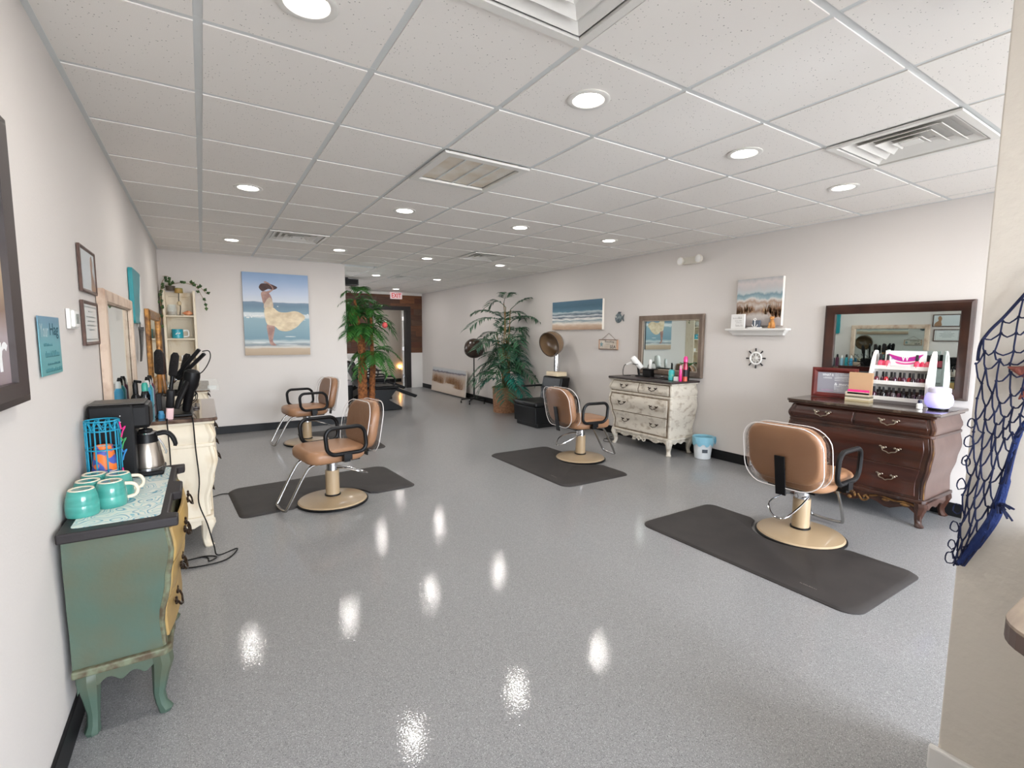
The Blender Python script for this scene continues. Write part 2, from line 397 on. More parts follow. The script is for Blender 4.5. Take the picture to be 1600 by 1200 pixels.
df.box(DX0-.135, DX0, FW-.03, FW+.13, 0, DZ); df.box(DX1, DX1+.135, FW-.03, FW+.13, 0, DZ); df.box(DX0-.135, DX1+.135, FW-.03, FW+.13, DZ, DZ+.1)
struct(df.build('trim_5', plain('black_door_casing', (34,30,30), .45), sm=0, bev=.004))
dr = struct(bx(-.02, .02, 0, .84, .01, DZ-.01).build('door_1', plain('door_white', (226,224,220), .4), sm=0, bev=.003, loc=(DX1-.024, FW+.145, 0), rz=-R_DOOR))
for hz in (.25, 1.0, 1.8): MB().box(-.024, .024, -.012, .03, hz, hz+.1).build('hinge', chrome, dr, sm=0)
struct(bx(2.0, RW, BKY, BKY+.1, 0, H).build('wall_backroom', plain('backroom_wall', (190,182,172), .8), sm=0))
struct(bx(2.0, 2.1, FW+.12, BKY, 0, H).build('wall_backroom_side', plain('backroom_side', (190,182,172), .8), sm=0))
struct(bx(2.1, RW, BKY-.012, BKY, 0, .1).build('baseboard_backroom', blackB, sm=0))
BB = .11
struct(bx(LW, LW+.012, FRY, PW, 0, BB).build('baseboard_left', blackB, sm=0, bev=.003))
struct(bx(RW-.012, RW, FRY, FW-.02, 0, BB).build('baseboard_right', blackB, sm=0, bev=.003))
struct(bx(LW+.012, 1.952, PW-.012, PW, 0, BB).build('baseboard_back', blackB, sm=0, bev=.003))
struct(bx(1.94, 1.952, PW, PW+.13, 0, BB).build('baseboard_side', blackB, sm=0))
bn = MB(); bn.box(NWX-.022, NWX, -1.5, NWY+.02, 0, .085)
struct(bn.build('baseboard_near', whiteP, sm=0, bev=.006))
# ceiling: slab, lay-in tiles in a grid
ce = struct(bx(LW-.15, RW+.15, FRY-.15, BKY+.1, H+.035, H+.14).build('ceiling', whiteP, sm=0))
vent_cells = {(2,-1):'d', (6,-1):'d', (2,7):'d', (6,7):'d', (6,12):'d', (3,2):'r'}
GAP = .015
tile_mesh = {}
j0, j1 = int((FRY-GY)//TS), int((FW-GY)//TS)
for i in range(0, 10):
    for j in range(j0, j1+1):
        xa, xb = max(GX+i*TS, LW), min(GX+(i+1)*TS, RW); ya, yb = max(GY+j*TS, FRY), min(GY+(j+1)*TS, FW)
        if xb-xa < .05 or yb-ya < .05: continue
        if xb < .2*ya and ya > PW+.1: continue          # beyond the partition, out of sight
        if (i, j) in vent_cells: continue
        if ya < PW < yb and xa < 1.94: yb = PW
        k = (round(xb-xa, 3), round(yb-ya, 3))
        if k not in tile_mesh: tile_mesh[k] = bx(-k[0]/2+GAP, k[0]/2-GAP, -k[1]/2+GAP, k[1]/2-GAP, 0, .018).mesh('ceiling_tile', tileM, 0)
        o = bpy.data.objects.new('ceiling_tile', tile_mesh[k]); COL.objects.link(o); o.parent = ce; o.location = ((xa+xb)/2, (ya+yb)/2, H)
for i in range(1, 10):
    x = GX+i*TS
    bx(x-.0145, x+.0145, FRY, FW if x > 1.9 else PW, H+.005, H+.035).build('grid_bar', barM, ce, sm=0)
for j in range(j0+1, j1+1):
    y = GY+j*TS
    bx(LW if y < PW else 1.5, RW, y-.0145, y+.0145, H+.0045, H+.034).build('grid_bar', barM, ce, sm=0)
struct(bx(LW, LW+.022, FRY, PW, H-.002, H+.035).build('trim_6', barM, sm=0))
struct(bx(RW-.022, RW, FRY, FW, H-.002, H+.035).build('trim_7', barM, sm=0))
struct(bx(LW+.022, 1.94, PW-.02, PW, H-.002, H+.035).build('trim_8', barM, sm=0))

# ------------------------------------------------------------------ ceiling lights and vents
def can_light(i, j, where, dz=0):
    x, y = GX+i*TS, GY+j*TS
    t = thing('recessed_light', 'round recessed ceiling light '+where, 'ceiling light', (x, y, H+dz), 0, 'recessed ceiling lights')
    MB().lathe([(.098,0),(.1,-.004),(.092,-.008),(.074,-.006),(.068,0)], 32).build('trim_ring', whiteMetal, t)
    MB().lathe([(.066,-.001),(.066,-.004),(.05,-.0065),(.02,-.008),(.001,-.008)], 32).build('lens', lens, t)
    ld = bpy.data.lights.new('can_lamp', 'AREA'); ld.shape = 'DISK'; ld.size = .13; ld.energy = CAN_W; ld.color = (1, .97, .93)
    lo = bpy.data.objects.new('can_lamp', ld); COL.objects.link(lo); lo.parent = t; lo.location = (0, 0, -.012)
for j, w_ in ((.5, 'in the row over the sage chest and mahogany dresser'), (4.5, 'in the row over the two white and cream dressers'), (8.5, 'in the row just ahead of the partition')):
    for i in (1.5, 3.5, 5.5, 7.5): can_light(i, j, w_)
for i in (5.5, 7.5): can_light(i, -3.5, 'in the row by the storefront windows')
can_light(5.5, 12.5, 'level with the shampoo chairs'); can_light(7.5, 12.5, 'level with the shampoo chairs')
can_light(7.5, 16.5, 'nearest the exit sign'); can_light(7.5, 19.5, 'added unseen to brighten the room beyond the far door', .035)  # the last can is unseen, added to lift the dim back room
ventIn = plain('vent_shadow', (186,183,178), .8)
def diffuser(i, j, label, group=None):
    t = thing('air_diffuser', label, 'ceiling vent', (GX+(i+.5)*TS, GY+(j+.5)*TS, H), 0, group)
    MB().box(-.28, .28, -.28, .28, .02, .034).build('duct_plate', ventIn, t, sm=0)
    MB().frame(.6, .6, [(0,0),(0,.012),(.035,.012),(.035,0)]).build('rim', whiteMetal, t, sm=0, rot=(PI/2, 0, 0)).location = (0, 0, -.002)
    for n in range(4):
        a = .255-n*.062; q = []
        for s, z in ((a, -.006), (a-.045, .018), (a-.049, .018), (a-.004, -.008)):
            q.append([(-s,-s,z),(s,-s,z),(s,s,z),(-s,s,z)])
        MB().loft(q, loop=True).build('louvre', whiteMetal, t, sm=0)
    MB().box(-.045, .045, -.045, .045, -.006, -.001).build('centre_plate', whiteMetal, t, sm=0)
dl = 'white square louvred air diffuser with nested vanes in the ceiling'
for c, w_ in (((2,-1), 'ahead of the return air grille, toward the storefront'), ((6,-1), 'above the mat by the mahogany dresser'), ((2,7), 'near the partition with the beach painting'), ((6,7), 'above the floor beside the dryer chair'), ((6,12), 'nearest the exit sign')):
    diffuser(*c, 'white square louvred ceiling diffuser '+w_, 'square ceiling diffusers')
t = thing('return_air_grille', 'white return air grille with four dusty filter panels in ceiling', 'ceiling vent', (GX+3.5*TS, GY+2.5*TS, H), 0)
MB().frame(.6, .6, [(0,0),(0,.014),(.05,.014),(.05,0)]).build('rim', whiteMetal, t, sm=0, rot=(PI/2, 0, 0)).location = (0, 0, -.004)
for n in range(4):
    bx(-.25+n*.125+.004, -.25+(n+1)*.125-.004, -.25, .25, .0, .02).build('filter_panel', filterM, t, sm=0)
for n in range(3): bx(-.125+n*.125-.004, -.125+n*.125+.004, -.25, .25, -.008, .02).build('divider_bar', barM, t, sm=0)

# ------------------------------------------------------------------ bombe dressers
def ease(t, pts):
    for (a, p), (b, q) in zip(pts, pts[1:]):
        if t <= b:
            k = (t-a)/(b-a); k = k*k*(3-2*k); return p+(q-p)*k
    return pts[-1][1]
LO = [(0,-.022),(.25,-.028),(.55,.004),(.8,.026),(1,.010)]
UP = [(0,.004),(.4,.022),(.75,.004),(1,-.014)]
def pull(parent, x, y, z, s=1.0, mat=bronze, ornate=True):
    m = MB()
    for k in (-1, 1):
        if ornate:
            m.ball((x+k*.048*s, y-.006, z+.012*s), .013*s, .007, .011*s, 8, 5)
            m.ball((x+k*.064*s, y-.005, z+.022*s), .010*s, .005, .007*s, 8, 5)
            m.ball((x+k*.030*s, y-.005, z+.018*s), .008*s, .005, .008*s, 8, 5)
        else: m.ball((x+k*.045*s, y-.006, z+.012*s), .010*s, .007, .012*s, 8, 5)
    m.tube([(x-.05*s,y-.012,z+.012*s),(x-.042*s,y-.02,z-.006*s),(x-.018*s,y-.022,z-.012*s),(x,y-.024,z-.021*s),(x+.018*s,y-.022,z-.012*s),(x+.042*s,y-.02,z-.006*s),(x+.05*s,y-.012,z+.012*s)], .0042*s, 6, sub=3)
    return m.build('handle', mat, parent)
def dresser(label, loc, rz, Wd, D, Ht, mt, zl=.2, zm=.70, rows=2, upper=True, front_only=False, pulls=True, topoly=None, name='dresser', gilt=False, ornate=True, bow=0):
    """faces -y locally, back at y=0, origin under the middle of its back"""
    t = thing(name, label, 'dresser', loc, rz)
    zt = Ht-.035; ins = .045; zc = zm if upper else zt
    def off(z):
        if z <= zc: return ease(max(0, (z-zl)/(zc-zl)), LO)
        return ease((z-zc)/(zt-zc), UP)
    sk = .25 if front_only else 1
    def hw(z): return Wd/2-ins+off(z)*sk
    def fy(z): return -(D-ins+off(z)*(.8 if front_only else 1))
    secs = []; n = 26; CH = .010 if front_only else .028
    for k in range(n+1):
        z = zl+(zt-zl)*k/n; w, y = hw(z), fy(z)
        secs.append([(-w,-.005,z),(-w,y+CH,z),(-w+CH,y,z),(w-CH,y,z),(w,y+CH,z),(w,-.005,z)])
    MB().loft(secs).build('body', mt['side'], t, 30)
    # front face between the corner posts
    def face(u, v):
        z = zl+.012+(zt-zl-.02)*v; w = hw(z)-CH; return (-w+2*w*u, fy(z)-.002, z)
    MB().skin(face, 1, 24, (0,.006,0)).build('front_panel', mt['body'], t, 30)
    def drawer(xa, xb, za, zb, px):
        def fn(u, v):
            z = za+(zb-za)*v; w = hw(z)-CH-.012
            x = xa*w+(xb-xa)*w*u
            return (x, fy(z)-.010-bow*max(0, 1-(2*u-1)**2), z)
        d = MB().skin(fn, 8 if bow else 2, 10, (0,.012,0)).build('drawer', mt['drawer'], t, 30, bev=.003)
        zc_ = (za+zb)/2; w = hw(zc_)-CH-.012
        if pulls:
            for p in px:
                u = (p-xa)/(xb-xa)
                pull(d, p*w, fy(zc_)-.010-bow*max(0, 1-(2*u-1)**2), zc_, 1.0, mt['metal'], ornate)
    g = .012
    if upper:
        drawer(-1, -.02, zm+.03, zt-.02, (-.5,)); drawer(.02, 1, zm+.03, zt-.02, (.5,))
    hh = (zc-.02-zl-.03)/rows
    for k in range(rows):
        drawer(-.97, .97, zl+.03+k*hh+g/2, zl+.03+(k+1)*hh-g/2, (-.55, .55))
    # mouldings
    def mould(z0, z1, o, nm, m_):
        w, y = hw((z0+z1)/2)+o, fy((z0+z1)/2)-o
        MB().prism([(-w,-.003),(-w,y+.02),(-w+.02,y),(w-.02,y),(w,y+.02),(w,-.003)], z0, z1, 'xy').build(nm, m_, t, 0, bev=.006)
    mould(zl-.012, zl+.016, .018, 'base_moulding', mt['trim'])
    if upper: mould(zm-.008, zm+.016, .016, 'waist_moulding', mt['trim'])
    # corner posts
    for s in (-1, 1):
        for a, b in (((zl+.02, zm-.012), (zm+.02, zt-.004)) if upper else ((zl+.02, zt-.004),)):
            pts = [(s*(hw(z)-CH*.5), fy(z)+CH*.5, z) for z in [a+(b-a)*k/10 for k in range(11)]]
            MB().tube(pts, [(.007 if front_only else .017)+.004*math.sin(PI*k/10) for k in range(11)], 8).build('corner_post', mt['post'], t)
            if gilt: MB().tube([(x+s*.012, y-.010, z) for x, y, z in pts], .006, 6).build('gilt_edge', goldC, t)
    # top
    if topoly: MB().prism(topoly, Ht-.035, Ht, 'xy').build('top', mt['top'], t, 0, bev=.006)
    else:
        bx(-Wd/2+.018, Wd/2-.018, -D+.018, -.002, Ht-.042, Ht-.022).build('top_moulding', mt['trim'], t, 0, bev=.008)
        MB().prism([(-Wd/2,0),(-Wd/2,-D+.03),(-Wd/2+.03,-D),(Wd/2-.03,-D),(Wd/2,-D+.03),(Wd/2,0)], Ht-.024, Ht, 'xy').build('top', mt['top'], t, 0, bev=.007)
    # scalloped aprons
    w0, y0 = hw(zl), fy(zl); top = zl-.006
    def scallop(L, deep):
        q = [(-L, top), (L, top)]
        for k in range(25):
            u = 1-2*k/24; a = abs(u)
            q.append((u*L, top-(.055 if gilt else .035)-deep*(.55*math.exp(-(a/.16)**2)+.5*math.exp(-((a-.55)/.14)**2)+1.0*max(0, (a-.82)/.18)**1.5)))
        return q
    MB().prism(scallop(w0-.01, .085 if gilt else .065), y0, y0+.022, 'xz').build('front_apron', mt['apron'], t, 0, bev=.003)
    for s in (-1, 1):
        q = [(p[0]+y0/2, p[1]) for p in scallop(-y0/2-.012, .045)]
        MB().prism(q, s*w0, s*(w0-.02), 'yz').build('side_apron', mt['side'], t, 0, bev=.003)
    cv = MB(); cz = top-.05
    for k in range(7):
        a = PI*(k+.5)/7; cv.ball((.03*math.cos(a), y0-.006, cz-.005+.026*math.sin(a)), .009, .008, .013, 8, 5)
    cv.ball((0, y0-.008, cz-.018), .014, .01, .012, 8, 5)
    for s in (-1, 1):
        cv.tube([(s*.045,y0-.004,cz+.01),(s*.075,y0-.006,cz-.022),(s*.105,y0-.004,cz-.004),(s*.09,y0-.004,cz+.012),(s*.08,y0-.004,cz)], .007, 6, sub=3)
        cv.tube([(s*.11,y0-.003,cz+.014),(s*.17,y0-.004,cz+.030),(s*.24,y0-.003,cz+.018),(s*.30,y0-.003,cz+.026),(s*.36,y0-.003,cz+.012)], .006, 6, sub=3)
        cv.ball((s*.20,y0-.003,cz+.012), .022, .006, .009, 8, 5); cv.ball((s*.30,y0-.003,cz+.010), .026, .006, .010, 8, 5)
    if gilt: cv.v = [(x*1.25, y0-.002+(y-y0)*1.5, cz-.002+(z-cz)*1.3) for x, y, z in cv.v]
    cv.build('carving', mt['carve'], t)
    # cabriole legs
    for sx in (-1, 1):
        for fr in (1, 0):
            q = []
            for zf, o, r in ((1.1,-.004,.034),(.95,.010,.04),(.8,.014,.04),(.55,.004,.03),(.3,-.004,.022),(.14,.002,.022),(.05,.014,.028),(0,.012,.024)):
                cx = sx*(w0-.03+o); cy = (y0+.03-o) if fr else -.045+o*.3
                if front_only: r *= .8; cx = sx*(w0-.028+o*.4)
                q.append([(cx+r*math.cos(a)*1.1, cy+r*math.sin(a)*1.1, zl*zf if zf < 1.05 else zl-.002) for a in [PI/4+PI/4*k for k in range(8)]])
            MB().loft(q).build('leg', mt['leg'], t, 40)
    return t
mah = dict(side=sheenMah, body=brownD, drawer=brownW, trim=brownD, post=brownD, top=marble, apron=brownD, leg=brownD, carve=goldC, metal=pewter)
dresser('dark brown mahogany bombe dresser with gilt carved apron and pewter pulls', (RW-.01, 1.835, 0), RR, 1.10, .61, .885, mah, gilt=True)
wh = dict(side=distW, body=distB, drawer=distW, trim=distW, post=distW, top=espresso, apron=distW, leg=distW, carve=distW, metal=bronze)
dresser('distressed white bombe dresser with black top and bronze bail pulls', (RW-.01, 4.28, 0), RR, 1.08, .50, .90, wh)
cr_ = dict(side=creamW, body=creamW, drawer=creamW, trim=creamW, post=creamW, top=brownTop, apron=creamW, leg=creamW, carve=creamW, metal=bronze)
dresser('cream painted bombe dresser with glossy brown top crowded with hair tools', (LW+.014, 4.255, 0), LR, 1.12, .50, .885, cr_)
cw = dict(cr_); cw['top'] = M('carved_band_wood', (86,62,44), .5, c2=(120,96,70), sc=20)
dresser('cream carved dresser with a glass sheet on top by partition', (LW+.014, 6.42, 0), LR, 1.12, .48, .86, cw)
g = MB().box(5.75, 7.05, -.43, .125, 0, .008).build('glass_sheet', clearG, None, 0, bev=.002)
g.data.transform(Matrix(((0,1,0,0),(1,0,0,0),(0,0,1,0),(0,0,0,1)))); g.location = (0, 0, .8605)
tag(g, 'clear glass sheet lying on the carved cream dresser', 'glass sheet')
tag(bx(.02, .10, 5.80, 5.88, 0, .03).build('glass_block', clearG, None, 0, bev=.004, loc=(0,0,.869)), 'small clear glass block on the glass sheet', 'ornament')
gr = dict(side=greenP, body=greenEdge, drawer=yellowP, trim=greenEdge, post=greenEdge, top=charc, apron=greenP, leg=greenP, carve=greenEdge, metal=bronze)
GW, GD = .86, .335
tp = [(-GW/2,0),(-GW/2,-GD),(-GW/2+.06,-GD),(-GW/2+.075,-GD+.03)]
tp += [(-.10,-GD+.03),(-.085,-GD),(.085,-GD),(.10,-GD+.03),(GW/2-.075,-GD+.03),(GW/2-.06,-GD),(GW/2,-GD),(GW/2,0)]
dresser('sage green chest with mustard drawers and charcoal top by left wall', (LW+.014, 2.525, 0), LR, GW, GD, .77, gr, zl=.25, rows=3, upper=False, front_only=True, topoly=tp, name='painted_chest', ornate=True, bow=.03)
MB().prism(rrect(GW-.09, GD-.085, .02, 4, 0, -GD/2+.012), .7702, .7712, 'xy').build('shelf_paper', paper, None, 0, loc=(LW+.014, 2.525, 0), rz=LR)
tag(bpy.data.objects['shelf_paper'], 'white paper liner with blue swirl print on green chest', 'paper liner')

# ------------------------------------------------------------------ hydraulic salon chairs
def backmap(w, lean=.18, curve=.5, z0=.46, y0=.23):
    def f(x, y, z):          # slab lies in xy (y = up the back), z = thickness; -> chair space
        up = y; yy = y0+z+up*lean-curve*x*x
        return (x, yy, z0+up)
    return f
def salon_chair(label, loc, az, lever=1):
    t = thing('salon_chair', label, 'chair', loc, PI-az, 'tan salon chairs on black mats')   # az = compass angle from +y to +x; chair faces local -y
    MB().lathe([(.285,0),(.292,.006),(.292,.014),(.284,.02)], 48).build('base_ring', blackP, t)
    MB().lathe([(.283,.018),(.272,.03),(.2,.045),(.1,.058),(.05,.062)], 48).build('base', beigeMetal, t)
    MB().lathe([(.066,.055),(.066,.07),(.06,.072)], 28).build('collar', blackP, t)
    MB().lathe([(.057,.066),(.057,.28)], 28).build('column', beigeMetal, t)
    MB().lathe([(.048,.28),(.048,.375)], 28).build('piston', chrome, t)
    lv = MB().tube([(.05,.02,.30),(.09,.08,.295),(.13*lever,.2,.25),(.05*lever,.3,.2),(-.03*lever,.3,.2),(-.06,.16,.26),(-.05,.02,.3)], .006, 8, sub=4)
    lv.build('pump_lever', chrome, t)
    MB().box(-.16, .16, -.16, .18, .372, .392).build('seat_plate', blackP, t, 0, bev=.004)
    MB().slab(.50, .50, .105, .11, .042, (0,-.02,.388), f=lambda x,y,z: (x*(1-.12*max(0,(y+.02)/.25)) , y, z+.012*math.cos(x*5)*(1 if z > .43 else 0)-.0*y)).build('seat', tan, t, 60)
    f = backmap(.5)
    b = MB().slab(.50, .40, .085, .13, .035, (0,.19,0), f=f).build('backrest', tan, t, 60)
    MB().slab(.525, .43, .118, .14, .03, (0,.172,-.016), f=f).build('plastic_cover', film, b, 60)
    for zz in (-.018, .104):
        q = [f(x, y, zz) for x, y in rrect(.53, .435, .14, 6, 0, .172)]
        MB().tube(q, .0034, 5, loop=True).build('piping', pipeM, b)
    MB().box(-.034, .034, 0, .012, -.09, .19).build('back_strap', blackP, t, 0, bev=.003).matrix_basis = Matrix.Translation((0,.318,.45)) @ Matrix.Rotation(-.17, 4, 'X')
    for s in (-1, 1):
        q = rrect(.33, .215, .07, 7, 0, 0)
        a = MB().tube([(s*.285, y*1.0+.01-.1*(z_)*.9, .578+z_) for y, z_ in q], .0165, 10, loop=True).build('armrest', blackP, t)
        MB().box(s*.285-.022 if s > 0 else s*.285-.022, s*.285+.022, -.02, .05, .42, .475).build('arm_bracket', blackP, t, 0, bev=.004)
        MB().box(min(s*.14, s*.29), max(s*.14, s*.29), -.01, .04, .40, .425).build('arm_mount', blackP, t, 0)
    MB().tube([(-.12,-.05,.378),(-.12,-.2,.372),(-.12,-.27,.31),(-.115,-.40,.075),(-.08,-.425,.035),(.08,-.425,.035),(.115,-.40,.075),(.12,-.27,.31),(.12,-.2,.372),(.12,-.05,.378)], .0115, 10, sub=4).build('footrest', dchrome, t)
    return t
R = math.radians
MATZ = .0
salon_chair('tan salon chair facing the dark brown mahogany dresser', (3.60, 1.77, 0), R(88))
salon_chair('tan salon chair facing the distressed white dresser', (3.67, 4.30, 0), R(95))
salon_chair('tan salon chair facing the cream dresser with hair tools', (.885, 4.27, 0), R(-100))
salon_chair('tan salon chair standing near the partition with beach painting', (1.11, 6.80, 0), R(-97))
def floor_mat(label, loc, rz):
    """long axis x, cut-out on +y edge centred at x=0; origin = centre of the cut-out"""
    w, d, r = 1.48, .84, .10
    o = [(-w/2,.0-d+r)]
    P = []
    for k in range(7): a = PI+PI/2*k/6; P.append((-w/2+r+r*math.cos(a), -d+r+r*math.sin(a)))
    for k in range(7): a = 1.5*PI+PI/2*k/6; P.append((w/2-r+r*math.cos(a), -d+r+r*math.sin(a)))
    for k in range(5): a = PI/2*k/4; P.append((w/2-.07+.07*math.cos(a), -.07+.07*math.sin(a)))
    P.append((.36, 0))
    for k in range(17): a = -.12-(PI-.24)*k/16; P.append((.305*math.cos(a), .305*math.sin(a)-.0))
    P.append((-.36, 0))
    for k in range(5): a = PI/2+PI/2*k/4; P.append((-w/2+.07+.07*math.cos(a), -.07+.07*math.sin(a)))
    c = (0, -.45)
    def sc(s_, p): return (c[0]+(p[0]-c[0])*s_, c[1]+(p[1]-c[1])*s_)
    n = len(P); m = MB()
    secs = [[(p[0],p[1],0) for p in P], [(p[0],p[1],.005) for p in P], [sc(.975,p)+(.016,) for p in P], [sc(.94,p)+(.018,) for p in P]]
    m.loft(secs)
    o = m.build('anti_fatigue_mat', matM, None, 30, loc=loc, rz=rz)
    return tag(o, label, 'floor mat', 'black anti-fatigue mats')
m1 = floor_mat('black rubber mat around the chair facing the mahogany dresser', (3.60, 1.79, .0), -PI/2)
m2 = floor_mat('black rubber mat around the chair facing the distressed white dresser', (3.67, 4.25, .0), -PI/2)
m3_ = floor_mat('black rubber mat around the chair facing the cream dresser', (.92, 4.25, .0), PI+R(4))
m4 = floor_mat('black rubber mat around the chair by the partition', (1.08, 6.72, .0), PI/2)
brandM = plain('embossed_mark', (128,120,114), .6)
for mm, tx in ((m1, .45), (m2, .42)):
    o = scribble(mm, -.045, .045, 0, .012, brandM, 0, 'brand_mark'); o.location = (tx, -.74, .0186); o.rotation_euler = (-PI/2, 0, 0)

# ------------------------------------------------------------------ mirrors, pictures and signs on the walls
def wall_mirror(label, loc, rz, w, h, prof, mat, gi, inner=None):
    t = thing('wall_mirror', label, 'mirror', loc, rz)
    MB().frame(w, h, prof).build('frame', mat, t, 30)
    if inner: MB().frame(w-2*gi+.03, h-2*gi+.03, [(0,.005),(0,.026),(.012,.026),(.018,.012),(.018,.005)]).build('inner_moulding', inner, t, 30)
    bx(-(w/2-gi), w/2-gi, -.010, -.004, -(h/2-gi), h/2-gi).build('glass', mirror, t, 0)
    return t
darkF = M('dark_walnut_frame', (44,24,18), .3, c2=(66,38,28), sc=5, st=(1,1,1), coat=.4)
copperE = M('copper_edge', (110,70,50), .35, c2=(60,34,24), sc=12)
wall_mirror('wide mirror in dark walnut frame above the mahogany dresser', (RW-.004, 1.835, 1.335), RR, 1.07, .79, [(0,0),(0,.035),(.02,.045),(.075,.03),(.085,.022),(.085,0)], darkF, .082, copperE)
wall_mirror('mirror in grey brown wood frame above the distressed white dresser', (RW-.004, 4.22, 1.315), RR, 1.02, .77, [(0,0),(0,.03),(.012,.04),(.06,.03),(.075,.018),(.075,0)], greyWood, .072, M('silver_lip', (190,176,158), .4))
wall_mirror('large whitewashed wood framed mirror above the cream dresser', (LW+.004, 3.88, 1.275), LR, 1.20, .77, [(0,0),(0,.03),(.008,.036),(.062,.036),(.072,.024),(.072,0)], paleWood, .069, M('mosaic_lip', (150,124,100), .6, c2=(210,190,168), sc=60))
goldF = M('antique_gold_frame', (176,124,62), .35, .5, c2=(88,56,32), sc=20)
wall_mirror('antique gold framed mirror above the glass topped dresser', (LW+.004, 6.52, 1.26), LR, 1.45, .80, [(0,0),(0,.03),(.02,.042),(.06,.026),(.085,.034),(.095,.015),(.095,0)], goldF, .09)
def canvas(label, loc, rz, w, h, d, mat, name='canvas_painting', edge=None):
    t = thing(name, label, 'painting', loc, rz)
    bx(-w/2, w/2, -d+.003, 0, -h/2, h/2).build('stretcher', edge or plain('canvas_edge', (232,226,214), .8), t, 0)
    bx(-w/2, w/2, -d, -d+.003, -h/2, h/2).build('painted_face', mat, t, 0)
    return t
seaM = bands('seascape_paint', [(0,(176,136,104)),(.14,(206,176,146)),(.22,(228,220,206)),(.3,(130,152,160)),(.36,(232,230,224)),(.42,(60,84,104)),(.47,(206,212,212)),(.53,(66,92,112)),(.6,(176,192,196)),(.64,(72,120,142)),(.8,(54,100,124)),(1,(60,108,134))], 5, (1,1,5), .14)
canvas('horizontal seascape canvas with teal sky and breaking surf', (RW-.002, 6.06, 1.752), RR, 1.22, .455, .04, seaM)
duneM = bands('dune_paint', [(0,(168,158,156)),(.2,(196,186,178)),(.3,(150,116,92)),(.42,(204,194,184)),(.5,(178,146,122)),(.56,(212,206,198)),(.6,(150,176,182)),(.66,(116,148,160)),(.7,(188,196,196)),(.8,(196,190,188)),(.9,(208,196,192)),(1,(176,176,176))], 9, (1.6,1,.8), .22)
dn = canvas('square dune path canvas standing on white wall shelf', (RW-.01, 3.035, 1.80), RR, .50, .50, .04, duneM)
random.seed(3)
grassM = [plain('grass_stroke_%d' % k, c, .7) for k, c in enumerate([(150,104,72),(176,132,92),(120,74,52),(196,164,128)])]
def grass_strokes(t, w, h, d, spots, n=26):
    for gi_, gm in enumerate(grassM):
        m = MB()
        for (cx, cz, sx, hh) in spots:
            for k in range(n//len(grassM)):
                x = cx+random.gauss(0, sx); z = cz+random.uniform(-.015, .02); a = random.gauss(0, .22); L = hh*random.uniform(.5, 1)
                x = max(-w/2+.01, min(w/2-.01, x)); e = max(-w/2+.002, min(w/2-.002, x+math.sin(a)*L)); zt_ = min(h/2-.005, z+math.cos(a)*L)
                m.add([(x-.003,-d-.0006,z),(x+.003,-d-.0006,z),(e,-d-.0006,zt_)], [(0,1,2)])
        tag(m.build('grass_strokes', gm, t, 0), kind='stuff')
grass_strokes(dn, .5, .5, .04, [(-.2,-.12,.04,.13),(-.12,-.1,.04,.1),(.12,-.12,.05,.13),(.2,-.16,.04,.17)], 60)
ltM = bands('dune_canvas_paint', [(0,(206,188,168)),(.3,(212,196,180)),(.6,(198,176,152)),(.78,(190,176,166)),(.84,(86,82,100)),(.88,(180,184,188)),(1,(196,194,192))], 6, (1.2,1,2), .1)
ln = canvas('long dune grass canvas leaning on right wall by far door', (4.955, 10.66, .325), RR, 1.86, .60, .04, ltM)
ln.rotation_euler = (-.09, 0, RR)
grass_strokes(ln, 1.86, .6, .04, [(-.7,-.06,.1,.26),(-.4,-.08,.1,.26),(.12,-.05,.12,.22),(.6,-.14,.12,.3),(.35,-.05,.1,.2)], 240)
# beach painting of a woman on the partition
bM = bands('beach_sky_sea_paint', [(0,(176,152,124)),(.08,(190,166,138)),(.1,(206,204,196)),(.13,(120,136,146)),(.16,(190,200,200)),(.2,(112,150,166)),(.45,(138,172,184)),(.475,(210,218,220)),(.51,(206,216,218)),(.525,(120,152,170)),(.6,(100,132,154)),(.645,(110,136,160)),(.655,(206,212,222)),(.75,(188,202,224)),(.9,(150,178,216)),(1,(128,162,206))], 4, (1,1,3), .05)
pw, ph = .875, 1.185
bp = canvas('large beach painting of a figure in a windblown cream dress', (.948, PW-.002, 1.708), 0, pw, ph, .035, bM, edge=plain('dark_canvas_edge', (70,72,78), .7))
def art(pts): return [((x-62)/838*pw-pw/2, ph/2-(y-90-(x-62)*.045)/1030*ph) for x, y in pts]
def smp(pts, n=4): return [(v.x, v.y) for v in smooth([Vector((x, y, 0)) for x, y in pts], n, True)]
skin = M('painted_skin', (184,150,136), .6, c2=(150,116,110), sc=14)
hair = M('painted_hair', (58,38,40), .6, c2=(84,58,54), sc=20)
dressM = M('painted_dress', (228,212,182), .6, c2=(200,180,150), sc=9, st=(1,1,1.5), bump=.5, bs=18)
bodM = M('painted_bodice', (214,200,176), .6, c2=(190,170,150), sc=14)
for nm, pts, m_, e in (
    ('painted_legs', [(345,745),(440,765),(425,880),(412,960),(455,1012),(390,1008),(366,960),(350,850)], skin, .0022),
    ('painted_torso', [(288,345),(345,330),(400,372),(425,455),(385,470),(318,490),(296,420)], skin, .0022),
    ('painted_bodice', [(322,485),(384,405),(424,450),(428,540),(325,548)], bodM, .0030),
    ('painted_skirt', [(325,540),(425,530),(500,588),(600,598),(700,584),(780,606),(845,668),(785,735),(725,790),(620,836),(505,826),(440,768),(350,742),(322,640)], dressM, .0040),
    ('painted_hair', [(264,272),(290,236),(340,232),(410,240),(495,282),(440,312),(378,300),(310,330),(272,300)], hair, .0034),
    ('painted_arm', [(300,352),(385,322),(432,296),(380,240),(325,222),(345,206),(402,236),(446,300),(390,350),(320,392)], skin, .0046)):
    MB().prism(art(smp(pts, 3)), -.035-e, -.034, 'xz').build(nm, m_, bp, 0)
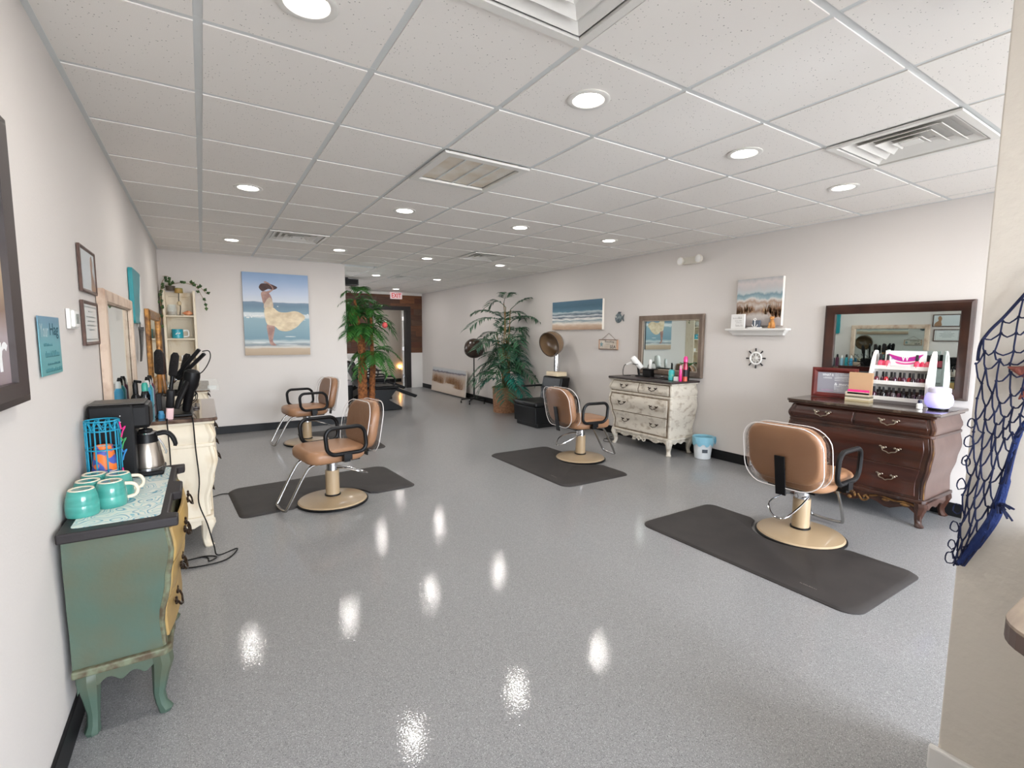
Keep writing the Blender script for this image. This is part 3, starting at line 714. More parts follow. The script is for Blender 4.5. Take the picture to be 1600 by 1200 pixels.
foam = plain('painted_foam', (226,228,226), .6)
mf = MB()
for k in range(14):
    x = 85+k*18 if k < 13 else 880; y = 640+random.uniform(-18, 12)
    (px_, pz_), = art([(x, y)]); mf.ball((px_, -.0355, pz_), .012, .002, .011, 8, 4)
for (x, y, L) in ((640,910,.08),(240,970,.1),(600,1015,.15),(800,700,.06),(490,520,.012)):
    (px_, pz_), = art([(x, y)]); mf.ball((px_, -.0355, pz_), L, .0015, .005, 10, 4)
tag(mf.build('painted_foam', foam, bp), kind='stuff')
# framed poster at the frame edge
def framed(label, loc, rz, w, h, fw_, d, fm, face, cat='picture', name='framed_picture'):
    t = thing(name, label, cat, loc, rz)
    MB().frame(w, h, [(0,0),(0,d),(fw_*.35,d*1.15),(fw_,d*.75),(fw_,0)]).build('frame', fm, t, 30)
    bx(-(w/2-fw_), w/2-fw_, -.008, -.002, -(h/2-fw_), h/2-fw_).build('print', face, t, 0)
    return t
posterM = bands('poster_print', [(0,(150,128,132)),(.2,(176,158,160)),(.3,(150,116,90)),(.45,(190,160,120)),(.55,(150,120,96)),(.68,(176,190,204)),(1,(196,208,214))], 3, (1,1,.6), .2, r=.25, bump=0)
po = framed('tall dark framed salon poster with white lettering on left wall', (LW+.003, 1.53, 1.62), LR, .74, .76, .055, .03, M('dark_poster_frame', (56,46,44), .35), posterM, 'poster', 'framed_poster')
text('hair', .30, .115, plain('poster_white', (236,236,236), .4), po, (.152, -.0088, -.235))
# teal sign
tsM = bands('teal_sign_print', [(0,(76,158,160)),(.5,(86,160,170)),(1,(86,134,164))], 6, (1,1,1), .3, r=.4, bump=.1)
ts = thing('teal_plaque', 'teal metal wall plaque with dark lettering on left wall', 'sign', (LW+.002, 2.30, 1.386), LR)
bx(-.14, .14, -.006, -.003, -.1, .1).build('plate', tsM, ts, 0, bev=.002)
text('Your', .10, .045, plain('grey_ink', (178,198,200), .6), ts, (-.075, -.0066, .052))
text('Hag', .12, .055, plain('teal_ink', (34,84,98), .6), ts, (.055, -.0066, .050))
tl = MB()
random.seed(5)
for rz_, hgt, x0, x1 in ((.004,.010,-.09,.02),(-.028,.022,-.08,.10),(-.062,.008,-.06,.11),(-.083,.014,-.09,.12)):
    x = x0
    while x < x1:
        w_ = random.uniform(.004, .012); tl.box(x, x+w_*.45, -.0066, -.006, rz_-hgt/2, rz_+hgt/2*random.uniform(.2, 1)); tl.box(x, x+w_, -.0066, -.006, rz_-hgt/2, rz_-hgt/2+.002); x += w_+.005
tl.build('worn_lettering', plain('teal_ink_small', (40,100,108), .6), ts, 0)
# certificate frames
certW = M('walnut_thin_frame', (92,66,54), .45, c2=(70,48,40), sc=12)
pa = framed('thin brown framed certificate with figure print, upper of two', (LW+.003, 3.075, 1.722), LR, .37, .21, .016, .011, certW, bands('figure_print', [(0,(196,204,206)),(1,(206,214,216))], 4, (1,1,1), .2, r=.15, bump=0))
MB().prism(smp([(.06,-.085),(.07,-.02),(.06,.03),(.075,.07),(.10,.075),(.115,.04),(.105,0),(.14,-.03),(.16,-.085)], 3), -.0088, -.008, 'xz').build('printed_figure', plain('figure_brown', (150,116,88), .3), pa, 0)
pb = framed('thin brown framed certificate with text lines, lower of two', (LW+.003, 3.055, 1.475), LR, .36, .205, .016, .011, certW, bands('cert_print', [(0,(204,208,204)),(1,(210,214,212))], 4, (1,1,1), .2, r=.15, bump=0))
cl = MB()
for k, (wd, zz) in enumerate(((.10,.055),(.2,.03),(.16,.01),(.2,-.01),(.12,-.03))): cl.box(-wd/2, wd/2, -.0088, -.008, zz-.003, zz+.002)
cl.frame(.30, .155, [(0,.008),(0,.0088),(.004,.0088),(.004,.008)]); cl.build('printed_lines', plain('cert_ink', (120,126,124), .4), pb, 0)
tm = thing('thermostat', 'white wall thermostat with small display on left wall', 'thermostat', (LW+.002, 2.665, 1.487), LR)
bx(-.075, .075, -.012, 0, -.04, .04).build('backplate', whiteGl, tm, 0, bev=.003)
bx(-.06, .035, -.024, -.012, -.034, .034).build('housing', whiteGl, tm, 0, bev=.005)
bx(-.03, .02, -.0252, -.024, -.02, .02).build('display', plain('lcd', (96,104,96), .2), tm, 0)
# teal surfboard style art and metal branch
ta = thing('teal_wall_art', 'teal painted wooden board art with white figure on left wall', 'wall art', (LW+.003, 4.965, 1.715), LR)
MB().prism(rrect(.55, .42, .03, 4), -.03, 0, 'xz').build('board', M('teal_board', (36,140,146), .4, c2=(28,120,130), sc=5), ta, 0, bev=.004)
MB().prism(smp([(.02,-.19),(.10,-.1),(.12,.0),(.2,.1),(.26,.18),(.26,-.19)], 3), -.033, -.03, 'xz').build('white_figure', whiteP, ta, 0)
mb_ = MB(); random.seed(11)
for k in range(9):
    x = -.12+k*.03; mb_.tube([(x*.3,-.02,-.16),(x*.8,-.03,-.04),(x*1.5,-.035,.10+random.uniform(-.05,.06))], .004, 6, sub=4)
    mb_.ball((x*1.5,-.035,.10), .008, .005, .02, 8, 5)
tag(mb_.build('metal_branch_art', plain('dark_pewter', (90,88,86), .35, metal=.8), None, loc=(LW+.003, 5.0, 1.36), rz=LR), 'pewter metal branch wall ornament below the teal board', 'wall art')
# fish, hanging sign, shelf, ship wheel, emergency light on right wall
fi = thing('fish_ornament', 'small round grey fish ornament on right wall', 'wall art', (RW-.002, 5.146, 1.685), RR)
MB().lathe([(.065,0),(.07,.006),(.05,.016),(.001,.02)], 24, axis='y').build('body', M('fish_grey', (70,84,92), .4, c2=(130,140,140), sc=30), fi)
MB().prism([(.055,0),(.11,.05),(.098,0),(.11,-.05)], -.012, -.002, 'xz').build('tail', plain('fish_tail', (90,100,102), .4), fi, 0)
MB().prism([(-.02,.06),(.03,.06),(.05,.085),(.0,.09)], -.01, -.002, 'xz').build('fin', plain('fish_fin', (60,72,78), .4), fi, 0)
MB().ball((-.035,-.02,.015), .01, .006, .01).build('eye', whiteGl, fi)
hs_ = thing('hanging_sign', 'small whitewashed wooden sea sign hanging from jute cord', 'sign', (RW-.002, 5.335, 1.303), RR)
bx(-.19, .19, -.016, -.002, -.07, .07).build('board', M('sign_board', (216,208,196), .7, c2=(190,176,160), sc=8), hs_, 0)
for z_ in (-.069, .069): bx(-.195, .195, -.02, -.002, z_-.006, z_+.006).build('edge_strip', plain('sign_edge%.0f' % (z_*1000), (120,96,80), .7), hs_, 0)
for x_ in (-.19, .185): bx(x_-.008, x_+.012, -.02, -.002, -.07, .07).build('end_strip', plain('sign_end%.0f' % (x_*1000), (196,156,128), .7), hs_, 0)
MB().tube([(-.14,-.01,.075),(0,-.004,.165),(.14,-.01,.075)], .003, 6).build('cord', rope, hs_)
text('Everything', .19, .034, inkD, hs_, (.03, -.0166, .038)); scribble(hs_, -.06, .05, .008, .012, plain('grey_sign_ink', (150,150,146), .7), -.0166); text('SEA', .12, .045, inkD, hs_, (.10, -.0166, -.032))
st = []
for k in range(10):
    a = PI/2+k*PI/5; r_ = .045 if k % 2 == 0 else .018; st.append((-.14+r_*math.cos(a), r_*math.sin(a)))
MB().prism(st, -.0175, -.016, 'xz').build('starfish_print', plain('starfish_blue', (120,150,156), .6), hs_, 0)
sh = thing('wall_shelf', 'white crown moulding wall shelf holding the dune canvas', 'shelf', (RW, 3.04, 1.448), RR)
MB().loft([[(-w_, -d_, z_), (w_, -d_, z_), (w_, -.001, z_), (-w_, -.001, z_)] for w_, d_, z_ in ((.28,.05,0),(.283,.055,.012),(.30,.065,.03),(.315,.085,.045),(.318,.09,.05))]).build('moulding', whiteP, sh, 30)
bx(-.34, .34, -.105, -.001, .05, .072).build('shelf_top', whiteP, sh, 0, bev=.005)
sq = thing('block_sign', 'small white square block sign with faint script on shelf', 'sign', (RW-.075, 3.235, 1.5205), RR)
bx(-.08, .08, -.02, .0, 0, .155).build('block', whiteGl, sq, 0, bev=.002)
for z_, x0_, x1_, h_ in ((.118,-.055,.05,.024),(.085,-.03,.05,.012),(.065,-.02,.055,.012),(.035,-.02,.05,.024)): scribble(sq, x0_, x1_, z_, h_, plain('script_ink', (172,168,162), .7), -.0204)
an = thing('anchor_block', 'small grey block with white anchor on shelf', 'ornament', (RW-.07, 3.04, 1.5205), RR)
bx(-.075, .075, -.03, .0, 0, .012).build('foot', whiteGl, an, 0); bx(-.03, .055, -.018, 0, .012, .085).build('block', plain('slate_grey', (96,104,116), .6), an, 0, bev=.002)
MB().tube([(0,-.02,.02),(0,-.02,.085)], .004, 6).tube([(.012*math.cos(a),-.02,.094+.012*math.sin(a)) for a in [2*PI*k/12 for k in range(12)]], .004, 6, loop=True).tube([(-.03,-.02,.04),(-.02,-.02,.02),(0,-.02,.014),(.02,-.02,.02),(.03,-.02,.04)], .004, 6).build('anchor', whiteGl, an)
fg = thing('dog_figurine', 'small golden dog figurine sitting on wall shelf', 'figurine', (RW-.07, 2.865, 1.5205), RR)
m = MB(); m.lathe([(.03,0),(.032,.02),(.026,.05),(.018,.075),(.014,.09)], 14); m.ball((0,-.008,.105), .018, .022, .018); m.ball((0,-.028,.10), .009, .012, .008); m.ball((-.016,-.002,.108), .006, .008, .014); m.ball((.016,-.002,.108), .006, .008, .014)
for s in (-1, 1): m.tube([(s*.014,-.022,.06),(s*.014,-.028,.0)], .008, 8); m.ball((s*.022,-.012,.012), .014, .022, .012)
m.build('body', M('golden_brown', (206,150,80), .5, c2=(170,106,50), sc=30), fg)
wl = thing('ship_wheel', 'white ship wheel ornament with black handles on right wall', 'wall art', (RW-.002, 3.053, 1.20), RR)
MB().tube([(.062*math.cos(2*PI*k/32),-.012,.062*math.sin(2*PI*k/32)) for k in range(32)], .010, 8, loop=True).build('rim', whiteGl, wl)
MB().lathe([(.024,.002),(.024,.014),(.016,.02),(.001,.021)], 20, axis='y').build('hub', whiteP, wl)
MB().tube([(0,-.018,.035),(0,-.018,-.03)], .005, 6).tube([(-.03,-.018,-.008),(-.018,-.018,-.028),(0,-.018,-.032),(.018,-.018,-.028),(.03,-.018,-.008)], .005, 6, sub=3).build('anchor', plain('grey_white', (200,196,190), .5), wl)
for k in range(8):
    a = 2*PI*k/8+.03; c, s_ = math.cos(a), math.sin(a)
    sp = MB().tube([(.02*c,-.012,.02*s_),(.062*c,-.012,.062*s_)], .0045, 6).build('spoke', whiteGl, wl)
    MB().tube([(.074*c,-.012,.074*s_),(.085*c,-.012,.085*s_),(.108*c,-.012,.108*s_)], [.005,.007,.008], 8).build('handle', inkD, sp)
em = thing('emergency_light', 'twin headed white emergency light high on right wall', 'emergency light', (RW-.001, 3.92, 2.35), RR)
bx(-.11, .11, -.05, 0, -.05, .035).build('housing', M('off_white_plastic', (206,200,188), .5), em, 0, bev=.006)
for s in (-1, 1):
    h_ = MB().lathe([(.03,.0),(.045,.02),(.05,.05),(.046,.055)], 20, (s*.13,-.03,-.005), axis='y').build('lamp_head', M('head_plastic%d' % s, (210,204,192), .5), em)
    MB().lathe([(.044,.054),(.03,.06),(.001,.062)], 20, (s*.13,-.03,-.005), axis='y').build('lamp_lens', M('head_lens%d' % s, (226,224,220), .1), h_)
ex = thing('exit_sign', 'white exit sign with red letters above the far door', 'sign', (4.33, FW-.04, 2.445), 0)
bx(-.155, .155, -.05, 0, -.095, .075).build('housing', M('lit_sign_white', (240,226,226), .5, emit=(255,214,214), es=.12), ex, 0, bev=.005)
text('EXIT', .25, .115, redM, ex, (0, -.051, -.008))

# ------------------------------------------------------------------ hood dryers
def hood(parent, loc, rot, m_=hoodM):
    h = MB()
    prof = [(.19,0),(.2,.02),(.205,.07),(.19,.14),(.15,.2),(.09,.235),(.03,.245),(.001,.246)]
    h.lathe(prof, 28, cap=False); h.lathe([(.186,0),(.19,.07),(.175,.135),(.13,.19),(.001,.225)], 28, cap=False)
    o = h.build('hood', m_, parent, 50); o.location = loc; o.rotation_euler = rot
    MB().tube([(.197*math.cos(2*PI*k/32), .197*math.sin(2*PI*k/32), 0) for k in range(32)], .010, 8, loop=True).build('hood_rim', M('hood_rim', (70,54,42), .3), o)
    MB().lathe([(.021,.235),(.021,.26),(.001,.262)], 14).build('hood_cap', dchrome, o)
    return o
dc = thing('dryer_chair', 'black leatherette dryer chair with cream hood mount', 'dryer chair', (5.02, 6.355, 0), RR)   # faces -y locally
bx(-.29, .29, -.72, -.08, .0, .07).build('plinth', blackV, dc, 0, bev=.008)
MB().loft([[(-.305,y0_,z_),(.305,y0_,z_),(.305,y1_,z_),(-.305,y1_,z_)] for y0_, y1_, z_ in ((-.755,-.05,.065),(-.77,-.05,.30),(-.775,-.05,.325))]).build('seat_base', blackV, dc, 0, bev=.008)
MB().slab(.61, .58, .075, .04, .028, (0,-.49,.325)).build('seat', blackV, dc, 60)
MB().loft([[(-.25,-.30+dy,z_),(.25,-.30+dy,z_),(.25,-.12+dy,z_),(-.25,-.12+dy,z_)] for dy, z_ in ((0,.38),(.03,.55),(.075,.76))]).build('backrest', blackV, dc, 0, bev=.02)
for s in (-1, 1):
    a_ = bx(s*.30-.03, s*.30+.03, -.62, -.16, .585, .615).build('armrest', blackV, dc, 0, bev=.01)
    bx(s*.30-.018, s*.30+.018, -.22, -.16, .35, .59).build('arm_post', blackP, dc, 0, bev=.004)
bx(-.15, .15, -.24, -.04, .77, .84).build('hood_mount', cream, dc, 0, bev=.01)
bx(-.045, .0, -.16, -.12, .84, 1.14).build('post_cover', blackP, dc, 0, bev=.006)
bx(.0, .055, -.17, -.11, .84, 1.13).build('chrome_post', chrome, dc, 0, bev=.008)
hood(dc, (0,-.30,1.28), (R(-74), R(0), R(12)))
# second dryer on a caster stand, behind the big palm
ds = thing('dryer_stand', 'hood dryer on black five caster floor stand behind basket palm', 'hair dryer', (4.78, 9.05, 0), R(150))
MB().tube([(0,0,.09),(0,0,.50),(0,0,.51),(0,0,1.08)], [.018,.018,.013,.012], 10).build('pole', blackP, ds)
MB().lathe([(.03,.45),(.03,.53)], 12).build('pole_collar', blackP, ds)
for k in range(5):
    a = 2*PI*k/5; l = MB().tube([(0,0,.10),(.12*math.cos(a),.12*math.sin(a),.095),(.27*math.cos(a),.27*math.sin(a),.075)], .014, 8).build('leg', blackP, ds)
    MB().lathe([(.03,-.012),(.03,.012)], 12, (.27*math.cos(a),.27*math.sin(a),.031), axis='x').build('caster', blackP, l)
hood(ds, (0,-.06,1.12), (R(-55), 0, 0), M('dark_hood', (58,44,36), .25))
bx(-.05, .05, -.03, .04, 1.06, 1.2).build('hood_bracket', blackP, ds, 0, bev=.008)

# ------------------------------------------------------------------ plants
def frond(parent, mat, base, az, L, rise, droop, nl, leaf, wid, name='frond', rnd=random, start=.25, fix=None):
    m = MB(); P = []; b = Vector(base); d = Vector((math.sin(az), math.cos(az), 0))
    for k in range(13):
        t_ = k/12; P.append(b+d*(L*t_*(1-.15*droop*t_))+Vector((0,0,rise*t_-droop*L*t_*t_)))
    m.tube(P, [.006-.0004*k for k in range(13)], 5)
    for k in range(nl):
        t_ = start+(1-start)*k/(nl-1); f_ = t_*12; i = min(11, int(f_)); p = P[i].lerp(P[i+1], f_-i); tg = (P[i+1]-P[i]).normalized()
        side = tg.cross(Vector((0,0,1))).normalized(); up = side.cross(tg)
        ll = leaf*(1-.55*abs(t_-.5)**1.2)*rnd.uniform(.8, 1.1)
        for s in (-1, 1):
            dr = (side*s*rnd.uniform(.75,1)+tg*rnd.uniform(.45,.8)+up*.15).normalized()
            q1 = p+dr*ll*.4; q2 = p+dr*ll*.75-Vector((0,0,ll*.12)); q3 = p+dr*ll-Vector((0,0,ll*.34))
            wv = dr.cross(up).normalized()*wid*.5
            m.add([p, q1+wv, q1-up*wid*.18, q1-wv, q2+wv*.8, q2-up*wid*.15, q2-wv*.8, q3], [(0,1,2),(0,2,3),(1,4,5,2),(2,5,6,3),(4,7,5),(5,7,6)])
    if fix: m.v = [fix(*v) for v in m.v]
    return m.build(name, mat, parent, 0)
def basket(parent, r, h, nm='basket'):
    m = MB(); prof = []
    n = 14
    for k in range(n+1):
        z_ = h*k/n; prof += [(r*(.92+.08*k/n)+.004*(k % 2), z_)]
    prof += [(r*.94, h), (r*.9, h*.9), (.001, h*.88)]
    o = m.lathe(prof, 40).build(nm, wick, parent)
    MB().tube([(r*1.0*math.cos(2*PI*k/40), r*1.0*math.sin(2*PI*k/40), h) for k in range(40)], .012, 6, loop=True).build('basket_rim', wick, o)
    return o
rnd = random.Random(21)
def fix1(x, y, z):           # leaves rest against the partition instead of passing through it
    if x < -.38 and -.385 < y < -.10: y = -.385
    return (x, y, min(z, H-.03))
def fix2(x, y, z): return (min(x, .29-.02*abs(math.sin(z*40))), y, min(z, H-.03))
# artificial palm tree with two trunks at the end of the partition
P1 = thing('artificial_palm_tree', 'artificial palm tree with two fibrous trunks beside the partition', 'palm tree', (2.34, 8.36, 0))
basket(P1, .19, .30)
def trunk(path, r0, r1):
    pts = smooth([Vector(p) for p in path], 10); secs = []
    for k, p in enumerate(pts):
        t_ = k/(len(pts)-1); rr = (r0+(r1-r0)*t_)*(1+.08*(k % 2))
        secs.append([(p.x+rr*math.cos(2*PI*i/12)*rnd.uniform(.9,1.1), p.y+rr*math.sin(2*PI*i/12)*rnd.uniform(.9,1.1), p.z+rnd.uniform(-.008,.008)) for i in range(12)])
    return MB().loft(secs).build('trunk', barkM, P1, 60)
trunk([(-.06,0,.2),(-.07,0,.6),(-.06,0,1.0),(-.09,0,1.42)], .085, .055)
trunk([(.09,.02,.2),(.10,.03,.5),(.12,.03,.78),(.13,.03,1.02)], .055, .042)
for (c, n, L, zs) in (((-.09,0,1.44), 18, .46, (0,.14)), ((-.15,.02,1.92), 17, .36, (-.2,.26)), ((.13,.03,1.04), 14, .42, (0,.12)), ((.10,0,1.66), 14, .40, (-.2,.2))):
    for k in range(n):
        az = 2*PI*k/n+rnd.uniform(-.2,.2)
        ll_ = L*rnd.uniform(.8,1.15)
        if math.cos(az) > .5: ll_ *= .9
        frond(P1, leafA, (c[0], c[1], c[2]+rnd.uniform(*zs)), az, ll_, rnd.uniform(.1,.34), rnd.uniform(.5,1.0), 15, .20, .022, rnd=rnd, fix=fix1)
MB().tube([(-.09,0,1.4),(-.13,.0,1.7),(-.16,.02,2.0)], [.045,.035,.02], 8).build('trunk', barkM, P1)
MB().tube([(.10,0,.95),(.11,0,1.3),(.10,0,1.72)], [.04,.03,.02], 8).build('trunk', barkM, P1)
MB().ball((.21,-.40,1.58), .045, .045, .05).build('pink_flower', plain('coral_pink', (216,90,90), .5), P1)
# cane palm in the big wicker basket
P2 = thing('basket_palm', 'tall artificial cane palm in a round wicker basket', 'palm tree', (4.75, 7.75, 0))
basket(P2, .235, .46)
for k in range(11):
    a = rnd.uniform(0, 2*PI); rr = rnd.uniform(.02,.11); x, y = rr*math.cos(a), rr*math.sin(a); hh_ = rnd.uniform(.8,1.75); lx = rnd.uniform(-.12,.1); ly = rnd.uniform(-.12,.1)
    MB().tube([(x,y,.38),(x+lx*.3,y+ly*.3,.3+hh_*.5),(x+lx,y+ly,.3+hh_)], [.014,.012,.008], 6, sub=3).build('cane', stalk, P2)
    for j in range(5):
        t_ = .35+.65*j/4; az = rnd.uniform(0, 2*PI); L = rnd.uniform(.36,.62)
        if math.sin(az) > .5: L *= .62
        frond(P2, leafT if (j == 0 and k % 3 == 0) else leafB, (x+lx*t_, y+ly*t_, .3+hh_*t_), az, L, rnd.uniform(.15,.42), rnd.uniform(.45,1.0), 11, .25, .026, rnd=rnd, fix=fix2)
for az, L, z_, ri in ((R(-95),.85,1.65,.42),(R(-100),.75,1.25,.38),(R(150),.75,1.6,.55),(R(165),.8,.8,.3),(R(-85),.7,.75,.25),(R(-60),.6,1.7,.5),(R(175),.72,.6,.1),(R(-150),.7,.62,.12)):
    frond(P2, leafT if z_ < .61 else leafB, (0, 0, z_), az, L, ri, .6, 15, .27, .028, rnd=rnd, fix=fix2)
for az in (R(120), R(-120), R(170)): frond(P2, leafB, (.05*math.sin(az), 0.05*math.cos(az), .42), az, .3, .22, .5, 8, .13, .016, rnd=rnd, fix=fix2)

# ------------------------------------------------------------------ shampoo area behind the partition
def shampoo(label, loc):
    t = thing('shampoo_unit', label, 'shampoo chair', loc, PI/2, 'black shampoo chairs')      # faces -y locally -> +x
    MB().prism([(-.95,0),(-.95,.05),(-.70,.20),(-.86,.40),(-.30,.42),(-.05,.30),(-.05,0)], -.26, .26, 'yz').build('pedestal', blackV, t, 0, bev=.01)
    MB().prism([(-.90,.41),(-.30,.41),(-.30,.47),(-.88,.46)], -.27, .27, 'yz').build('seat', blackV, t, 0, bev=.02)
    MB().prism([(-.34,.42),(-.22,.42),(-.02,.82),(-.14,.86)], -.25, .25, 'yz').build('backrest', blackV, t, 0, bev=.03)
    for s in (-1, 1):
        MB().tube([(s*.29,-.30+.0*k,z_) if 0 else (s*.29, y_, z_) for k, (y_, z_) in enumerate(rrect(.42,.19,.07,5,-.60,.555))], .016, 8, loop=True).build('armrest', blackP, t)
    MB().prism([(-.86,.43),(-.84,.38),(-1.25,.20),(-1.30,.25)], -.2, .2, 'yz').build('leg_rest', blackV, t, 0, bev=.02)
    return t
shampoo('black shampoo chair with angular pedestal behind the palm tree', (2.22, 9.20, 0))
shampoo('black shampoo chair with angular pedestal nearer the far door', (2.55, 10.75, 0))
cb = thing('shampoo_cabinet', 'black shampoo bowl cabinet behind partition with towels on it', 'cabinet', (2.12, 9.25, 0))
bx(-.10, .11, -.42, .45, 0, .52).build('cabinet_body', blackV, cb, 0, bev=.01)
bx(-.10, .0, -.42, .45, .52, .86).build('back_panel', blackV, cb, 0, bev=.02)
MB().lathe([(.012,0),(.012,.09),(.008,.095)], 10, (-.03,-.2,.86)).build('tap', chrome, cb)
m = MB()
for k in range(3): m.slab(.14, .26, .03, .02, .012, (.04,-.26,.521+k*.027))
tag(m.build('folded_towel', M('grey_towel', (186,178,182), .9, bump=.4, bs=80), None, loc=(2.12,9.25,0)), 'folded grey towels on black shampoo cabinet', 'towel')
tc_ = thing('ceiling_speaker', 'black box speaker hung from ceiling behind the palm tree', 'speaker', (2.41, 9.85, 2.37))
bx(-.21, .21, -.12, .12, 0, .12).build('cabinet', plain('black_laminate', (28,27,28), .4), tc_, 0, bev=.006)
bx(-.19, .19, -.126, -.12, .015, .105).build('grille', plain('black_grille', (20,20,20), .8), tc_, 0)
bx(-.03, .03, -.03, .03, .12, .15).build('bracket', blackP, tc_, 0)
nl = thing('night_light', 'small glowing night light on backroom wall', 'night light', (5.0, BKY-.002, .40))
bx(-.03, .03, -.03, 0, -.03, .03).build('housing', whiteGl, nl, 0, bev=.004)
MB().slab(.06, .05, .07, .015, .01, (0,-.04,.03)).build('shade', M('warm_glow', (255,220,170), .4, emit=(255,190,110), es=14), nl)

# ------------------------------------------------------------------ waste bin
wb = thing('waste_bin', 'white waste bin with pale blue liner beside white dresser', 'waste bin', (4.945, 3.585, 0))
MB().lathe([(.085,0),(.09,.004),(.112,.235),(.107,.235),(.085,.012)], 28).build('bin', M('bin_white', (222,226,228), .4), wb)
lp = []
for r_, z_ in ((.117,.165),(.121,.2),(.122,.255),(.117,.262),(.105,.25),(.09,.03)): lp.append([(r_*(1+.02*math.sin(i*3.1+z_*40))*math.cos(2*PI*i/32), r_*(1+.02*math.cos(i*2.3))*math.sin(2*PI*i/32), z_+(.018*math.sin(i*1.7) if z_ < .18 and r_ > .1 else 0)) for i in range(32)])
MB().loft(lp, cap=False).build('liner', M('blue_film', (140,196,216), .3, bump=.4, bs=30), wb)
m = MB(); m.tube([(.1,-.075,.25),(.125,-.08,.19),(.13,-.08,.13)], [.02,.016,.01], 8).build('liner_knot', M('blue_film_b', (110,176,204), .3), wb)
bx(-.03, .03, -.102, -.098, .08, .12).build('bin_label', plain('bin_label_grey', (70,76,84), .5), wb, 0).rotation_euler = (0,0,R(-40))

# ------------------------------------------------------------------ things on the mahogany dresser
ZB = .886
sf_ = thing('framed_price_sign', 'mahogany framed grey notice with white lettering on dresser', 'sign', (4.83, 2.16, ZB), RR+R(6))
MB().frame(.36, .27, [(0,0),(0,.022),(.02,.026),(.042,.014),(.042,0)], (0,0,.136)).build('frame', M('cherry_frame', (108,42,36), .35, c2=(80,28,26), sc=8), sf_, 30)
bx(-.14, .14, -.008, -.003, .04, .232).build('print', plain('notice_grey', (150,148,156), .4), sf_, 0)
wI = plain('white_ink', (240,240,240), .5)
text('WHAT IS', .09, .022, wI, sf_, (-.055, -.0088, .205)); text('& more', .12, .026, wI, sf_, (.06, -.0088, .125))
for k, z_ in enumerate((.222,.208,.19,.176,.160,.105,.091,.077,.063)):
    scribble(sf_, .0, .12, z_, .010 if k not in (2,) else .014, wI, -.0085)
scribble(sf_, -.09, -.03, .18, .014, wI, -.0085); scribble(sf_, -.10, -.015, .068, .014, plain('pink_ink', (206,150,186), .5), -.0085)
bh = thing('brochure_holder', 'tan card holder with pink leaflet standing on dresser', 'card holder', (4.78, 1.935, ZB), RR)
bx(-.09, .09, .0, .012, .06, .245).build('back_card', plain('kraft_tan', (198,160,124), .7), bh, 0)
bx(-.09, .09, -.05, .012, .045, .06).build('tray', plain('kraft_tray', (186,168,140), .7), bh, 0)
bx(-.09, .09, -.052, -.046, .045, .08).build('lip', plain('kraft_lip', (206,190,168), .7), bh, 0)
for k in range(3): bx(-.092, .092, -.05, .03, .0+k*.015, .013+k*.015).build('card_stack', plain('card_%d' % k, [(196,178,140),(226,214,190),(120,112,92)][k], .7), bh, 0)
lf = thing('leaflet', 'pink and white folded leaflet in tan card holder', 'leaflet', (4.75, 1.935, ZB+.061), RR)
bx(-.08, .08, -.012, 0, 0, .035).build('pink_sheet', pinkM, lf, 0).rotation_euler = (R(-18),0,0)
bx(-.075, .09, -.022, -.014, 0, .014).build('white_sheet', whiteGl, lf, 0)
# nail polish rack
rk = thing('nail_polish_rack', 'white wooden three tier nail polish rack with oval cutouts', 'rack', (4.86, 1.69, ZB), RR)
for s in (-1, 1):
    out = [(-.05,0),(.10,0),(.10,.40),(.085,.435),(.055,.44),(.03,.42),(.0,.36),(-.05,.2)]
    m = MB(); x0_, x1_ = (s*.20-.009, s*.20+.009)
    hole = [(.06+.02*math.cos(a), .375+.034*math.sin(a)) for a in [2*PI*k/16 for k in range(16)]]
    m.prism(out, x0_, x1_, 'yz'); sd = m.build('side_panel', whiteP, rk, 0, bev=.002)
    m = MB(); m.prism(hole, s*.20-.0095, s*.20+.0095, 'yz').build('cutout', plain('cutout_shade%d' % s, (176,170,160), .7), sd, 0)
for k, (y_, z_) in enumerate(((-.045,.045),(-.015,.175),(.02,.30))):
    bx(-.19, .19, y_, .098, z_-.009, z_).build('shelf', whiteP, rk, 0)
    bx(-.19, .19, y_-.006, y_+.002, z_-.02, z_+.012).build('shelf_lip', whiteP, rk, 0)
bx(-.19, .19, -.05, .098, 0, .03).build('base', M('grey_base', (112,106,104), .5), rk, 0)
bx(-.19, .19, .09, .098, .10, .30).build('back_rail', whiteP, rk, 0)
sg = thing('rack_sign', 'white card with pink winged emblem on nail polish rack', 'sign', (4.895, 1.69, ZB+.3125), RR)
bx(-.12, .16, -.004, 0, 0, .125).build('card', whiteGl, sg, 0)
pk = plain('magenta_ink', (190,40,140), .5); pu = plain('purple_ink', (110,60,150), .5)
MB().prism(smp([(-.10,.10),(-.05,.085),(.02,.07),(.09,.085),(.14,.10),(.12,.075),(.10,.05),(.02,.035),(-.05,.05),(-.08,.075)], 3), -.0048, -.004, 'xz').build('winged_emblem', pk, sg, 0)
MB().prism(smp([(-.045,.036),(.02,.026),(.085,.036),(.07,.018),(.02,.012),(-.03,.018)], 3), -.0048, -.004, 'xz').build('emblem_banner', plain('rose_ink', (216,90,150), .5), sg, 0)
text('W', .06, .05, whiteGl, sg, (.02, -.0055, .068)); scribble(sg, -.075, -.02, .066, .024, pu, -.0049); scribble(sg, .055, .11, .066, .024, pu, -.0049)
